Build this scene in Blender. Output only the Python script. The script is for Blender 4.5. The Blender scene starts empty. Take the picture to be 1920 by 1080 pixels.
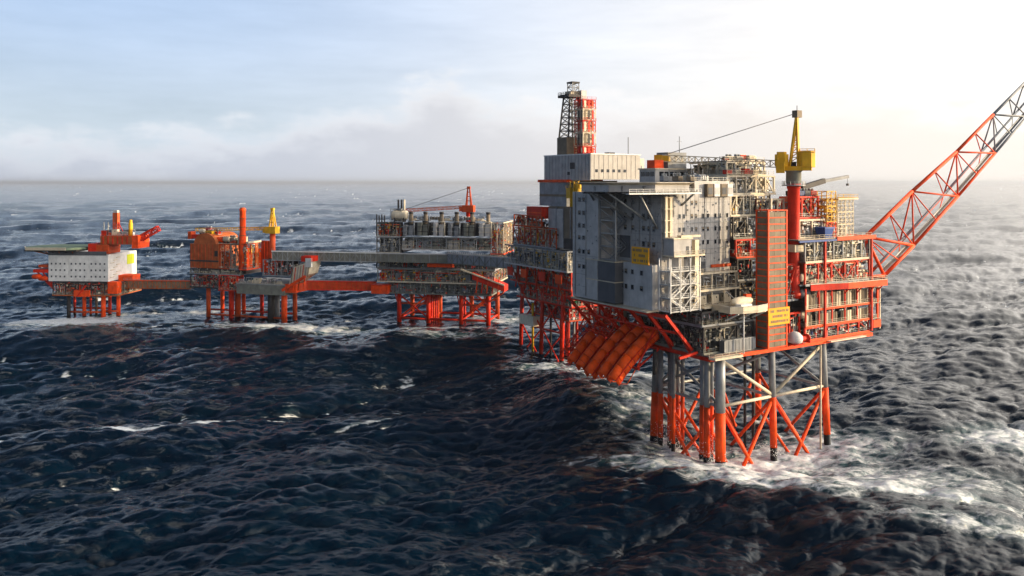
import bpy, bmesh, math, random
import numpy as np
from mathutils import Vector, Matrix

R = math.radians
C = bpy.context.scene
COL = C.collection

# ------------------------------------------------------------------ camera
CAM_H = 74.0
cam_data = bpy.data.cameras.new("camera")
cam = bpy.data.objects.new("camera", cam_data)
COL.objects.link(cam)
cam.location = (0, 0, CAM_H)
cam.rotation_euler = (R(90), 0, 0)
cam_data.sensor_width = 36.0
cam_data.lens = 36.0 * 1543.0 / 1920.0
cam_data.shift_y = -198.0 / 1920.0
cam_data.clip_start = 1.0
cam_data.clip_end = 400000.0
C.camera = cam
C.render.resolution_x, C.render.resolution_y = 1024, 576

# ------------------------------------------------------------------ light
SUN_AZ = R(-1.0)        # measured from +X towards +Y: the sun stands to the right, slightly beyond
SUN_EL = R(8.0)
sun_dir = Vector((math.cos(SUN_EL) * math.cos(SUN_AZ), math.cos(SUN_EL) * math.sin(SUN_AZ), math.sin(SUN_EL)))
sd = bpy.data.lights.new("sun", 'SUN')
sd.energy = 5.0
sd.angle = R(0.6)
sd.color = (1.0, 0.76, 0.46)
sun = bpy.data.objects.new("sun", sd)
sun.rotation_euler = sun_dir.to_track_quat('Z', 'Y').to_euler()
COL.objects.link(sun)

C.view_settings.view_transform = 'Standard'
C.view_settings.look = 'None'
C.view_settings.exposure = 0.28
C.view_settings.gamma = 1.0
C.view_settings.use_curve_mapping = False
C.render.engine = 'CYCLES'
C.cycles.use_denoising = True
C.cycles.max_bounces = 6
C.cycles.diffuse_bounces = 3
C.cycles.glossy_bounces = 3
C.cycles.transmission_bounces = 2
C.cycles.transparent_max_bounces = 8
C.cycles.volume_bounces = 0
C.cycles.caustics_reflective = False
C.cycles.caustics_refractive = False


# ------------------------------------------------------------------ node helpers
class NT:
    def __init__(self, tree):
        self.t = tree
        self.n = tree.nodes
        self.l = tree.links

    def new(self, kind, **kw):
        nd = self.n.new(kind)
        for k, v in kw.items():
            setattr(nd, k, v)
        return nd

    def put(self, sock, v):
        if isinstance(v, bpy.types.NodeSocket):
            self.l.new(v, sock)
        else:
            try:
                sock.default_value = v
            except Exception:
                sock.default_value = tuple(v) + (1.0,)

    def math(self, op, a, b=0.0, c=0.0, clamp=False):
        nd = self.new('ShaderNodeMath', operation=op)
        nd.use_clamp = clamp
        for i, v in enumerate((a, b, c)):
            self.put(nd.inputs[i], v)
        return nd.outputs[0]

    def rng(self, v, a, b, c=0.0, d=1.0, smooth=False):
        nd = self.new('ShaderNodeMapRange')
        nd.interpolation_type = 'SMOOTHSTEP' if smooth else 'LINEAR'
        for i, x in enumerate((v, a, b, c, d)):
            self.put(nd.inputs[i], x)
        return nd.outputs[0]

    def mix(self, f, a, b):
        nd = self.new('ShaderNodeMix', data_type='RGBA')
        self.put(nd.inputs[0], f)
        self.put(nd.inputs[6], a)
        self.put(nd.inputs[7], b)
        return nd.outputs[2]

    def noise(self, vec, scale, detail=4.0, rough=0.55, dims='3D'):
        nd = self.new('ShaderNodeTexNoise', noise_dimensions=dims)
        if vec is not None:
            self.l.new(vec, nd.inputs['Vector'])
        nd.inputs['Scale'].default_value = scale
        nd.inputs['Detail'].default_value = detail
        nd.inputs['Roughness'].default_value = rough
        return nd.outputs[0]

    def ramp(self, v, pts):
        nd = self.new('ShaderNodeValToRGB')
        cr = nd.color_ramp
        while len(cr.elements) < len(pts):
            cr.elements.new(0.5)
        for e, (p, c) in zip(cr.elements, pts):
            e.position = p
            e.color = (c, c, c, 1) if not hasattr(c, '__len__') else (*c, 1)
        self.put(nd.inputs[0], v)
        return nd.outputs[0]

    def scale(self, vec, s):
        nd = self.new('ShaderNodeMapping')
        self.l.new(vec, nd.inputs[0])
        nd.inputs['Scale'].default_value = s
        return nd.outputs[0]


# ------------------------------------------------------------------ world: Nishita sky with a veil and a bank of cloud
W = bpy.data.worlds.new("World")
C.world = W
W.use_nodes = True
W.node_tree.nodes.clear()
w = NT(W.node_tree)
sky = w.new('ShaderNodeTexSky', sky_type='NISHITA')
sky.sun_disc = False
sky.sun_elevation = SUN_EL
sky.sun_rotation = R(90) - SUN_AZ
sky.altitude = 50
sky.air_density = 1.0
sky.dust_density = 0.9
sky.ozone_density = 2.2
SKY_STRENGTH = 0.11
tc = w.new('ShaderNodeTexCoord').outputs['Generated']
sep = w.new('ShaderNodeSeparateXYZ')
w.l.new(tc, sep.inputs[0])
dx, dy, dz = sep.outputs
az = w.math('ARCTAN2', dx, dy)
el = w.math('ARCSINE', dz)
dot = w.new('ShaderNodeVectorMath', operation='DOT_PRODUCT')
w.l.new(tc, dot.inputs[0])
dot.inputs[1].default_value = sun_dir
sunw = dot.outputs['Value']                       # 1 towards the sun, -1 away from it
comb = w.new('ShaderNodeCombineXYZ')
w.put(comb.inputs[0], az)
w.put(comb.inputs[1], w.math('MULTIPLY', el, 2.2))
ang = comb.outputs[0]
puff = w.noise(ang, 13.0, 8.0, 0.58)
billow = w.noise(ang, 4.2, 4.0, 0.5)
wisp = w.noise(w.scale(ang, (1.0, 2.6, 1.0)), 3.0, 6.0, 0.6)
# height of the cloud tops round the horizon (radians of elevation)
azn = w.rng(az, -math.pi, math.pi)
def azp(a): return (a + math.pi) / (2 * math.pi)
top = w.ramp(azn, [(0.0, .10), (azp(-1.2), .075), (azp(-.56), .046), (azp(-.40), .056), (azp(-.235), .076), (azp(-.16), .09),
                   (azp(-.075), .138), (azp(-.02), .108), (azp(.09), .098), (azp(.28), .118), (azp(.55), .10), (azp(1.4), .11), (1.0, .10)])
edge = w.math('ADD', top, w.math('MULTIPLY', w.math('SUBTRACT', puff, 0.5), 0.13))
edge = w.math('ADD', edge, w.math('MULTIPLY', w.math('SUBTRACT', billow, 0.5), 0.06))
depth = w.math('SUBTRACT', edge, el)              # positive inside the bank
bank = w.rng(depth, -0.012, 0.036, 0, 1, True)
lit = w.rng(depth, 0.06, 0.004, 0, 1, True)        # sunlit tops
toward = w.rng(sunw, -0.45, 0.68, 0, 1, True)
k = 0.96 / SKY_STRENGTH
aureole_low = w.rng(sunw, 0.66, 1.08, 1.0, 4.0, True)
aureole = w.rng(sunw, 0.36, 1.05, 1.0, 5.0, True)            # the haze glows round the low sun
grey_cloud = w.mix(toward, (0.51 * k, 0.55 * k, 0.635 * k), (0.96 * k, 0.88 * k, 0.79 * k))
white_cloud = w.mix(toward, (0.76 * k, 0.79 * k, 0.84 * k), (1.04 * k, 0.99 * k, 0.94 * k))
cloud = w.mix(w.math('MULTIPLY', lit, w.rng(puff, .35, .62, .40, 1.0)), grey_cloud, white_cloud)
pale = w.mix(w.rng(el, 0.22, 0.05, 0, 1, True), (0.54 * k, 0.69 * k, 0.93 * k), (0.68 * k, 0.77 * k, 0.88 * k))
veil_col = w.mix(toward, pale, (1.08 * k, 1.0 * k, 0.90 * k))
veil = w.math('ADD', w.math('MULTIPLY', w.rng(sunw, -0.60, 0.35, 0.72, 0.97, True), w.rng(el, w.rng(sunw, 0.22, 0.62, 0.36, 1.3, True), w.rng(sunw, 0.22, 0.62, 0.20, 0.6, True), 0.0, 1.0, True)),
              w.math('MULTIPLY', w.math('SUBTRACT', wisp, 0.5), 0.55), clamp=True)
deep = w.new('ShaderNodeMix', data_type='RGBA', blend_type='MULTIPLY')   # clear cold air: a deeper blue overhead
deep.inputs[0].default_value = 1.0
w.put(deep.inputs[6], sky.outputs[0]); w.put(deep.inputs[7], (0.44, 0.62, 0.84, 1))
sky_col = w.mix(veil, deep.outputs[2], veil_col)
def glow(c, f):
    nd = w.new('ShaderNodeVectorMath', operation='SCALE')
    w.l.new(c, nd.inputs[0]); w.put(nd.inputs['Scale'], f)
    return nd.outputs[0]
col = w.mix(bank, glow(sky_col, aureole), glow(cloud, aureole_low))
bg = w.new('ShaderNodeBackground')
w.l.new(col, bg.inputs[0])
bg.inputs[1].default_value = SKY_STRENGTH
wo = w.new('ShaderNodeOutputWorld')
w.l.new(bg.outputs[0], wo.inputs[0])


def material(name):
    m = bpy.data.materials.new(name)
    m.use_nodes = True
    m.node_tree.nodes.clear()
    t = NT(m.node_tree)
    out = t.new('ShaderNodeOutputMaterial')
    return m, t, out


# ------------------------------------------------------------------ sea
F = 1543.0
def world_xy(px, py, z=0.0):
    """Plan position of a point of the photograph that lies at height z."""
    d = F * (CAM_H - z) / (py - 342.0)
    return np.array(((px - 960.0) * d / F, d))


def wave_field(L, n, wind, heading, kmin, kmax, seed, spread=4, chop=1.0):
    """One periodic tile of wind waves: height, horizontal drift and folding (Jacobian)."""
    rs = np.random.RandomState(seed)
    k1 = np.fft.fftfreq(n, L / n) * 2 * np.pi
    kx, ky = np.meshgrid(k1, k1, indexing='ij')
    kk = np.sqrt(kx * kx + ky * ky)
    kk[0, 0] = 1e-6
    Lw = wind * wind / 9.81
    ph = np.exp(-1.0 / (kk * Lw) ** 2) / kk ** 4
    cosw = (kx * math.cos(heading) + ky * math.sin(heading)) / kk
    ph *= np.where(cosw > 0, np.abs(cosw) ** spread, 0.08 * np.abs(cosw) ** spread) + 0.02
    ph *= (kk >= kmin) * (kk < kmax)
    amp = np.sqrt(ph) * (rs.randn(n, n) + 1j * rs.randn(n, n))
    f = lambda a: np.real(np.fft.ifft2(a))
    h = f(amp)
    s = 1.0 / h.std()
    ax, ay = -1j * kx / kk * amp, -1j * ky / kk * amp
    X, Y = f(ax) * s, f(ay) * s
    jxx, jyy, jxy = f(1j * kx * ax) * s, f(1j * ky * ay) * s, f(1j * ky * ax) * s
    return dict(L=L, n=n, h=h * s, X=X, Y=Y, jxx=jxx, jyy=jyy, jxy=jxy)


def sample(t, key, x, y, ang=0.0):
    ca, sa = math.cos(ang), math.sin(ang)
    u = ((x * ca + y * sa) / t['L'] * t['n']) % t['n']
    v = ((-x * sa + y * ca) / t['L'] * t['n']) % t['n']
    i, j = u.astype(np.int64), v.astype(np.int64)
    fu, fv = u - i, v - j
    n = t['n']
    i %= n; j %= n
    i1, j1 = (i + 1) % n, (j + 1) % n
    a = t[key]
    return (a[i, j] * (1 - fu) + a[i1, j] * fu) * (1 - fv) + (a[i, j1] * (1 - fu) + a[i1, j1] * fu) * fv


def sstep(a, b, x):
    t = np.clip((x - a) / (b - a), 0, 1)
    return t * t * (3 - 2 * t)


def poly_dist(x, y, pts):
    """Signed distance to a polyline and the position along it (0..1)."""
    best = np.full(x.shape, 1e9); sg = np.zeros_like(best); al = np.zeros_like(best)
    seg = [np.hypot(*(np.array(b) - np.array(a))) for a, b in zip(pts, pts[1:])]
    tot, run = sum(seg), 0.0
    for (a, b), sl in zip(zip(pts, pts[1:]), seg):
        ex, ey = (b[0] - a[0]) / sl, (b[1] - a[1]) / sl
        t = np.clip((x - a[0]) * ex + (y - a[1]) * ey, 0, sl)
        qx, qy = x - a[0] - t * ex, y - a[1] - t * ey
        d = np.hypot(qx, qy)
        m = d < best
        best[m] = d[m]; sg[m] = np.sign(ex * qy - ey * qx)[m]; al[m] = ((run + t) / tot)[m]
        run += sl
    return best * sg, al


WIND = R(-70.0)
tile_swell = wave_field(1130.0, 512, 19.0, WIND, 0.0, 0.16, 3, 9)
tile_wind = wave_field(397.0, 1024, 10.0, WIND + 0.2, 0.10, 2.2, 11, 6)
tile_chop = wave_field(89.0, 512, 7.0, WIND - 0.25, 0.5, 16.0, 5, 4)
SWELL, WINDW, CHOP = 2.4, 0.74, 0.25

# long crests that the photograph shows: plan line, height, half-width, foam along the lip
def line(*pp): return [tuple(world_xy(*p)) for p in pp]
RIDGES = [
    (line((930, 640), (1060, 730), (1190, 845), (1330, 905), (1520, 950), (1900, 1015)), 7.0, 24.0, 0.2),
    (line((-120, 870), (60, 850), (300, 825), (470, 782), (560, 775)), 2.8, 15.0, 1.15),
    (line((150, 640), (330, 612), (470, 612), (620, 640)), 2.8, 24.0, 0.25),
    (line((680, 648), (830, 640), (960, 655)), 2.0, 20.0, 0.1),
    (line((600, 820), (760, 790), (860, 772), (1000, 765)), 1.8, 15.0, 0.35),
]


# the water round the legs, as high as the photograph shows it
CALM = [(68, 226, 58, 34, .85, -2.6), (-35, 436, 60, 40, .7, -.5), (-140, 446, 60, 40, .7, -.5), (-228, 452, 50, 40, .7, -.5), (18, 350, 40, 40, .6, -.5)]


def sea_height(x, y, fine=True):
    h = SWELL * sample(tile_swell, 'h', x, y) + WINDW * sample(tile_wind, 'h', x, y) * 0.8
    h = h + WINDW * 0.6 * sample(tile_wind, 'h', x * 0.73 + 91, y * 0.73 - 40, 0.5)
    for pts, a, wd, fm in RIDGES:
        d, al = poly_dist(x, y, pts)
        env = np.sin(np.pi * np.clip(al, 0, 1)) ** 0.5
        prof = np.where(d < 0, np.exp(-(d / (wd * 0.75)) ** 2), np.exp(-(d / (wd * 1.5)) ** 2))
        trough = -0.45 * np.exp(-((d + wd * 1.9) / (wd * 1.1)) ** 2)
        h = h + a * env * (prof + trough)
    for cx, cy, sx, sy, k, dz_ in CALM:
        g = np.exp(-((x - cx) / sx) ** 2 - ((y - cy) / sy) ** 2)
        h = h * (1 - k * g) + dz_ * g
    return h


# foam beaten up round the legs: centre, radii along/across, heading, strength
FOAM_SPOTS = []
def foam_spot(px, py, along, across, heading, s):
    c = world_xy(px, py)
    FOAM_SPOTS.append((c[0], c[1], along, across, heading, s))
for u_, v_ in ((0, 0), (19.5, 0), (40.8, 0), (0, 24), (19.5, 24), (40.8, 24), (-1, 5), (1, 17)):      # collars round the legs
    FOAM_SPOTS.append((54 + u_ * .848 - v_ * .53, 213.4 + u_ * .53 + v_ * .848, 4.5, 3.6, 0.0, 1.1))
foam_spot(1400, 868, 30, 9, R(12), 1.0)
foam_spot(1500, 900, 44, 7, R(-10), 0.8)
foam_spot(1560, 880, 46, 12, R(-6), 0.52)
foam_spot(1380, 905, 34, 7, R(-16), 0.9)
foam_spot(1650, 935, 30, 6, R(-14), 0.8)
foam_spot(1230, 790, 14, 12, R(40), 0.6)
foam_spot(1290, 850, 16, 10, R(30), 0.75)
foam_spot(1420, 930, 22, 5, R(-20), 0.75)
foam_spot(1480, 850, 40, 16, R(20), 0.72)
foam_spot(1700, 905, 36, 12, R(10), 0.5)
foam_spot(1890, 820, 26, 14, R(20), 0.75)
foam_spot(1840, 1005, 26, 7, R(-10), 0.5)
foam_spot(1180, 790, 12, 22, R(0), 0.42)
foam_spot(1150, 700, 30, 14, R(0), 0.62)
foam_spot(1030, 690, 20, 8, R(0), 0.6)
foam_spot(145, 606, 42, 16, R(4), 1.0)
foam_spot(250, 590, 34, 12, R(10), 0.7)
foam_spot(80, 622, 34, 10, R(8), 0.62)
foam_spot(410, 588, 24, 14, R(0), 0.9)
foam_spot(560, 618, 48, 12, R(-6), 0.85)
foam_spot(470, 612, 40, 9, R(0), 0.66)
foam_spot(640, 622, 30, 12, R(0), 0.5)
foam_spot(830, 618, 46, 8, R(0), 0.72)
foam_spot(920, 600, 22, 14, R(0), 0.66)
foam_spot(820, 640, 40, 10, R(0), 0.45)


def build_sea():
    az_in = np.arctan(np.linspace(-1.02, 1.02, 1060))          # evenly spaced across the frame and beyond it
    az_out = np.linspace(az_in[-1], 2 * np.pi + az_in[0], 130)[1:-1]
    azs = np.concatenate([az_in, az_out])
    py = np.concatenate([np.linspace(1130, 480, 560), np.linspace(480, 350, 120)[1:]])
    d = F * CAM_H / (py - 342.0)
    rad = np.concatenate([np.geomspace(4, d[0], 26)[:-1], d, np.geomspace(d[-1], 70000, 14)[1:]])
    A, Rr = np.meshgrid(azs, rad, indexing='ij')
    x, y = (Rr * np.sin(A)).ravel(), (Rr * np.cos(A)).ravel()
    dist = np.hypot(x, y)
    fade = lambda a, b: 1 - sstep(a, b, dist)
    h = sea_height(x, y)
    f1, f2 = fade(2500, 9000), fade(600, 2200)
    ch = sample(tile_chop, 'h', x, y) + 0.7 * sample(tile_chop, 'h', x * 0.61 + 7, y * 0.61, 1.1)
    z = h * fade(6000, 20000) + CHOP * ch * f2
    X = SWELL * 1.0 * sample(tile_swell, 'X', x, y) + WINDW * 1.15 * sample(tile_wind, 'X', x, y) * f1 + CHOP * 1.25 * sample(tile_chop, 'X', x, y) * f2
    Y = SWELL * 1.0 * sample(tile_swell, 'Y', x, y) + WINDW * 1.15 * sample(tile_wind, 'Y', x, y) * f1 + CHOP * 1.25 * sample(tile_chop, 'Y', x, y) * f2

    def fold(px, py_):
        jx = 1 + SWELL * sample(tile_swell, 'jxx', px, py_) + WINDW * 0.9 * sample(tile_wind, 'jxx', px, py_)
        jy = 1 + SWELL * sample(tile_swell, 'jyy', px, py_) + WINDW * 0.9 * sample(tile_wind, 'jyy', px, py_)
        jc = SWELL * sample(tile_swell, 'jxy', px, py_) + WINDW * 0.9 * sample(tile_wind, 'jxy', px, py_)
        return jx * jy - jc * jc
    J = fold(x, y)
    print("fold percentiles", np.percentile(J, [0.5, 2, 5, 50]))
    near = dist < 900
    thr = np.percentile(J[near], 2.6) + (np.percentile(J[near], 6.5) - np.percentile(J[near], 2.6)) * sstep(250, 900, dist)
    foam = sstep(0.0, 0.32, thr - J)
    q0 = world_xy(1170, 1000)
    keep = 1 - 0.95 * np.exp(-((x - q0[0]) ** 2 + (y - q0[1]) ** 2) / 30.0 ** 2)
    wx, wy = math.cos(WIND), math.sin(WIND)
    lace = np.zeros_like(foam)
    for s_ in range(1, 9):                                      # foam left behind on the backs of the waves
        Js = fold(x + wx * 1.6 * s_, y + wy * 1.6 * s_)
        lace = np.maximum(lace, sstep(0.0, 0.4, thr - Js) * (0.75 - 0.075 * s_))
    foam = np.maximum(foam, lace) * keep
    for pts, a, wd, fm in RIDGES:
        dd, al = poly_dist(x, y, pts)
        lip = np.exp(-((dd - 0.5) / 1.1) ** 2) * fm + 0.55 * fm * np.exp(-np.clip(dd, 0, None) / 5.0) * (dd > 0)
        env = sstep(0, .12, al) * (1 - sstep(.85, 1, al))
        foam = np.maximum(foam, lip * env * (0.75 + 0.4 * sample(tile_chop, 'h', x * 0.25, y * 0.25)))
    wash = np.zeros_like(foam)
    for cx, cy, ra, rb, hd, s_ in FOAM_SPOTS:
        ex = (x - cx) * math.cos(hd) + (y - cy) * math.sin(hd)
        ey = -(x - cx) * math.sin(hd) + (y - cy) * math.cos(hd)
        q = (ex / ra) ** 2 + (ey / rb) ** 2
        wash = np.maximum(wash, s_ * np.exp(-q))
    na, nr = A.shape
    co = np.empty((na * nr, 3), np.float32)
    co[:, 0], co[:, 1], co[:, 2] = x + X, y + Y, z
    idx = np.arange(na * nr).reshape(na, nr)
    nxt = np.roll(idx, -1, axis=0)
    q = np.stack([idx[:, :-1], idx[:, 1:], nxt[:, 1:], nxt[:, :-1]], axis=-1).reshape(-1, 4)
    c = len(co)
    me = bpy.data.meshes.new("sea")
    nf = len(q)
    cap = na                                                    # close the middle under the camera
    co = np.vstack([co, [[0, 0, 0]]]).astype(np.float32)
    tri = np.stack([np.full(na, c), idx[:, 0], nxt[:, 0]], axis=-1)
    me.vertices.add(len(co)); me.vertices.foreach_set('co', co.ravel())
    me.loops.add(nf * 4 + na * 3)
    me.loops.foreach_set('vertex_index', np.concatenate([q.ravel(), tri.ravel()]).astype(np.int32))
    me.polygons.add(nf + na)
    ls = np.concatenate([np.arange(nf) * 4, nf * 4 + np.arange(na) * 3]).astype(np.int32)
    me.polygons.foreach_set('loop_start', ls)
    me.polygons.foreach_set('use_smooth', np.ones(nf + na, bool))
    me.update(calc_edges=True)
    for nm, val in (('foam', foam), ('wash', wash), ('ruffle', sstep(500, 2600, dist))):   # ruffle: waves finer than the far mesh
        at = me.attributes.new(nm, 'FLOAT', 'POINT')
        at.data.foreach_set('value', np.append(val, 0).astype(np.float32))
    o = bpy.data.objects.new("sea", me)
    o['kind'] = 'structure'
    o['label'] = 'dark rough sea with foam streaks and white crests'
    COL.objects.link(o)
    return o


sea = build_sea()
m, t, out = material("sea_water")
geo = t.new('ShaderNodeNewGeometry').outputs['Position']
foam = t.new('ShaderNodeAttribute', attribute_name='foam').outputs['Fac']
wash = t.new('ShaderNodeAttribute', attribute_name='wash').outputs['Fac']
flow = t.new('ShaderNodeMapping')
t.l.new(geo, flow.inputs[0])
flow.vector_type = 'TEXTURE'
flow.inputs['Rotation'].default_value = (0, 0, WIND + R(90))
flow.inputs['Scale'].default_value = (2.6, 1.0, 1.0)
fl = flow.outputs[0]
warp = t.new('ShaderNodeVectorMath', operation='ADD')
wn = t.new('ShaderNodeTexNoise'); t.l.new(geo, wn.inputs['Vector']); wn.inputs['Scale'].default_value = 0.12; wn.inputs['Detail'].default_value = 3
sc_ = t.new('ShaderNodeVectorMath', operation='SCALE'); t.l.new(wn.outputs['Color'], sc_.inputs[0]); sc_.inputs['Scale'].default_value = 7.0
t.l.new(fl, warp.inputs[0]); t.l.new(sc_.outputs[0], warp.inputs[1])
wf = warp.outputs[0]
lace1 = t.noise(wf, 0.35, 8.0, 0.68)
ridged = t.math('SUBTRACT', 1.0, t.math('MULTIPLY', t.math('ABSOLUTE', t.math('SUBTRACT', t.noise(wf, 0.16, 5.0, 0.6), 0.5)), 9.0), clamp=True)
speck = t.noise(geo, 1.3, 6.0, 0.7)
f_white = t.rng(t.math('ADD', t.math('MULTIPLY', foam, 1.15), t.math('MULTIPLY', t.math('SUBTRACT', lace1, 0.5), 1.7)), 0.36, 0.82, 0, 1, True)
w_in = t.math('ADD', wash, t.math('ADD', t.math('MULTIPLY', t.math('SUBTRACT', lace1, 0.5), 1.7), t.math('MULTIPLY', ridged, 0.24)))
w_white = t.rng(w_in, 0.36, 0.98, 0, 0.94, True)
w_white = t.math('MULTIPLY', w_white, t.rng(wash, 0.03, 0.2, 0, 1))
streak = t.math('MULTIPLY', t.math('MULTIPLY', ridged, t.rng(lace1, 0.52, 0.72)), t.rng(t.noise(geo, 0.012, 3.0), 0.45, 0.62, 0.02, 0.30))
white = t.math('MAXIMUM', t.math('MAXIMUM', f_white, w_white), streak)
white = t.math('MULTIPLY', white, t.rng(speck, 0.3, 0.62, 0.55, 1.0))
bub = t.rng(t.math('MAXIMUM', wash, t.math('MULTIPLY', foam, 0.7)), 0.12, 0.9, 0, 1, True)     # air under the surface turns it green
body = t.mix(bub, (0.0005, 0.0062, 0.0145), (0.05, 0.12, 0.125))
bh = t.math('ADD', t.math('MULTIPLY', t.noise(fl, 0.6, 4.0, 0.6), 0.55), t.math('MULTIPLY', t.noise(fl, 2.6, 5.0, 0.68), 0.42))
bump = t.new('ShaderNodeBump')
gust = t.rng(t.noise(fl, 0.022, 4.0, 0.6), 0.36, 0.66, 0.35, 1.0, True)      # wind streaks: smooth and ruffled water
t.put(bump.inputs['Strength'], gust)
ruffle = t.new('ShaderNodeAttribute', attribute_name='ruffle').outputs['Fac']
t.put(bump.inputs['Distance'], t.rng(ruffle, 0, 1, 0.26, 1.5))
t.l.new(bh, bump.inputs['Height'])
wat = t.new('ShaderNodeBsdfPrincipled')
t.put(wat.inputs['Base Color'], body)
wat.inputs['Roughness'].default_value = 0.08
wat.inputs['IOR'].default_value = 1.2
t.l.new(bump.outputs[0], wat.inputs['Normal'])
fm = t.new('ShaderNodeBsdfPrincipled')
fm.inputs['Base Color'].default_value = (0.70, 0.72, 0.73, 1)
fm.inputs['Roughness'].default_value = 0.85
fm.inputs['Specular IOR Level'].default_value = 0.2
fbump = t.new('ShaderNodeBump')
fbump.inputs['Strength'].default_value = 0.22
fbump.inputs['Distance'].default_value = 0.35
t.l.new(lace1, fbump.inputs['Height'])
t.l.new(fbump.outputs[0], fm.inputs['Normal'])
ms = t.new('ShaderNodeMixShader')
t.put(ms.inputs[0], white)
t.l.new(wat.outputs[0], ms.inputs[1]); t.l.new(fm.outputs[0], ms.inputs[2])
t.l.new(ms.outputs[0], out.inputs[0])
sea.data.materials.append(m)

# ------------------------------------------------------------------ haze
hz = bpy.data.meshes.new("haze")
S, zb, zt = 72000.0, -12.0, 135.0
hz.from_pydata([(sx * S, sy * S, z) for z in (zb, zt) for sx, sy in ((-1, -1), (1, -1), (1, 1), (-1, 1))], [],
               [(3, 2, 1, 0), (4, 5, 6, 7), (0, 1, 5, 4), (1, 2, 6, 5), (2, 3, 7, 6), (3, 0, 4, 7)])
haze = bpy.data.objects.new("haze", hz)
COL.objects.link(haze)
haze['kind'] = 'stuff'
haze['label'] = 'pale sea haze in the air'
m, t, out = material("haze_air")
pv = t.new('ShaderNodeVolumePrincipled')
pv.inputs['Color'].default_value = (0.60, 0.645, 0.72, 1)
pv.inputs['Density'].default_value = 0.000036
pv.inputs['Anisotropy'].default_value = 0.35
t.l.new(pv.outputs[0], out.inputs['Volume'])
hz.materials.append(m)
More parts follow.
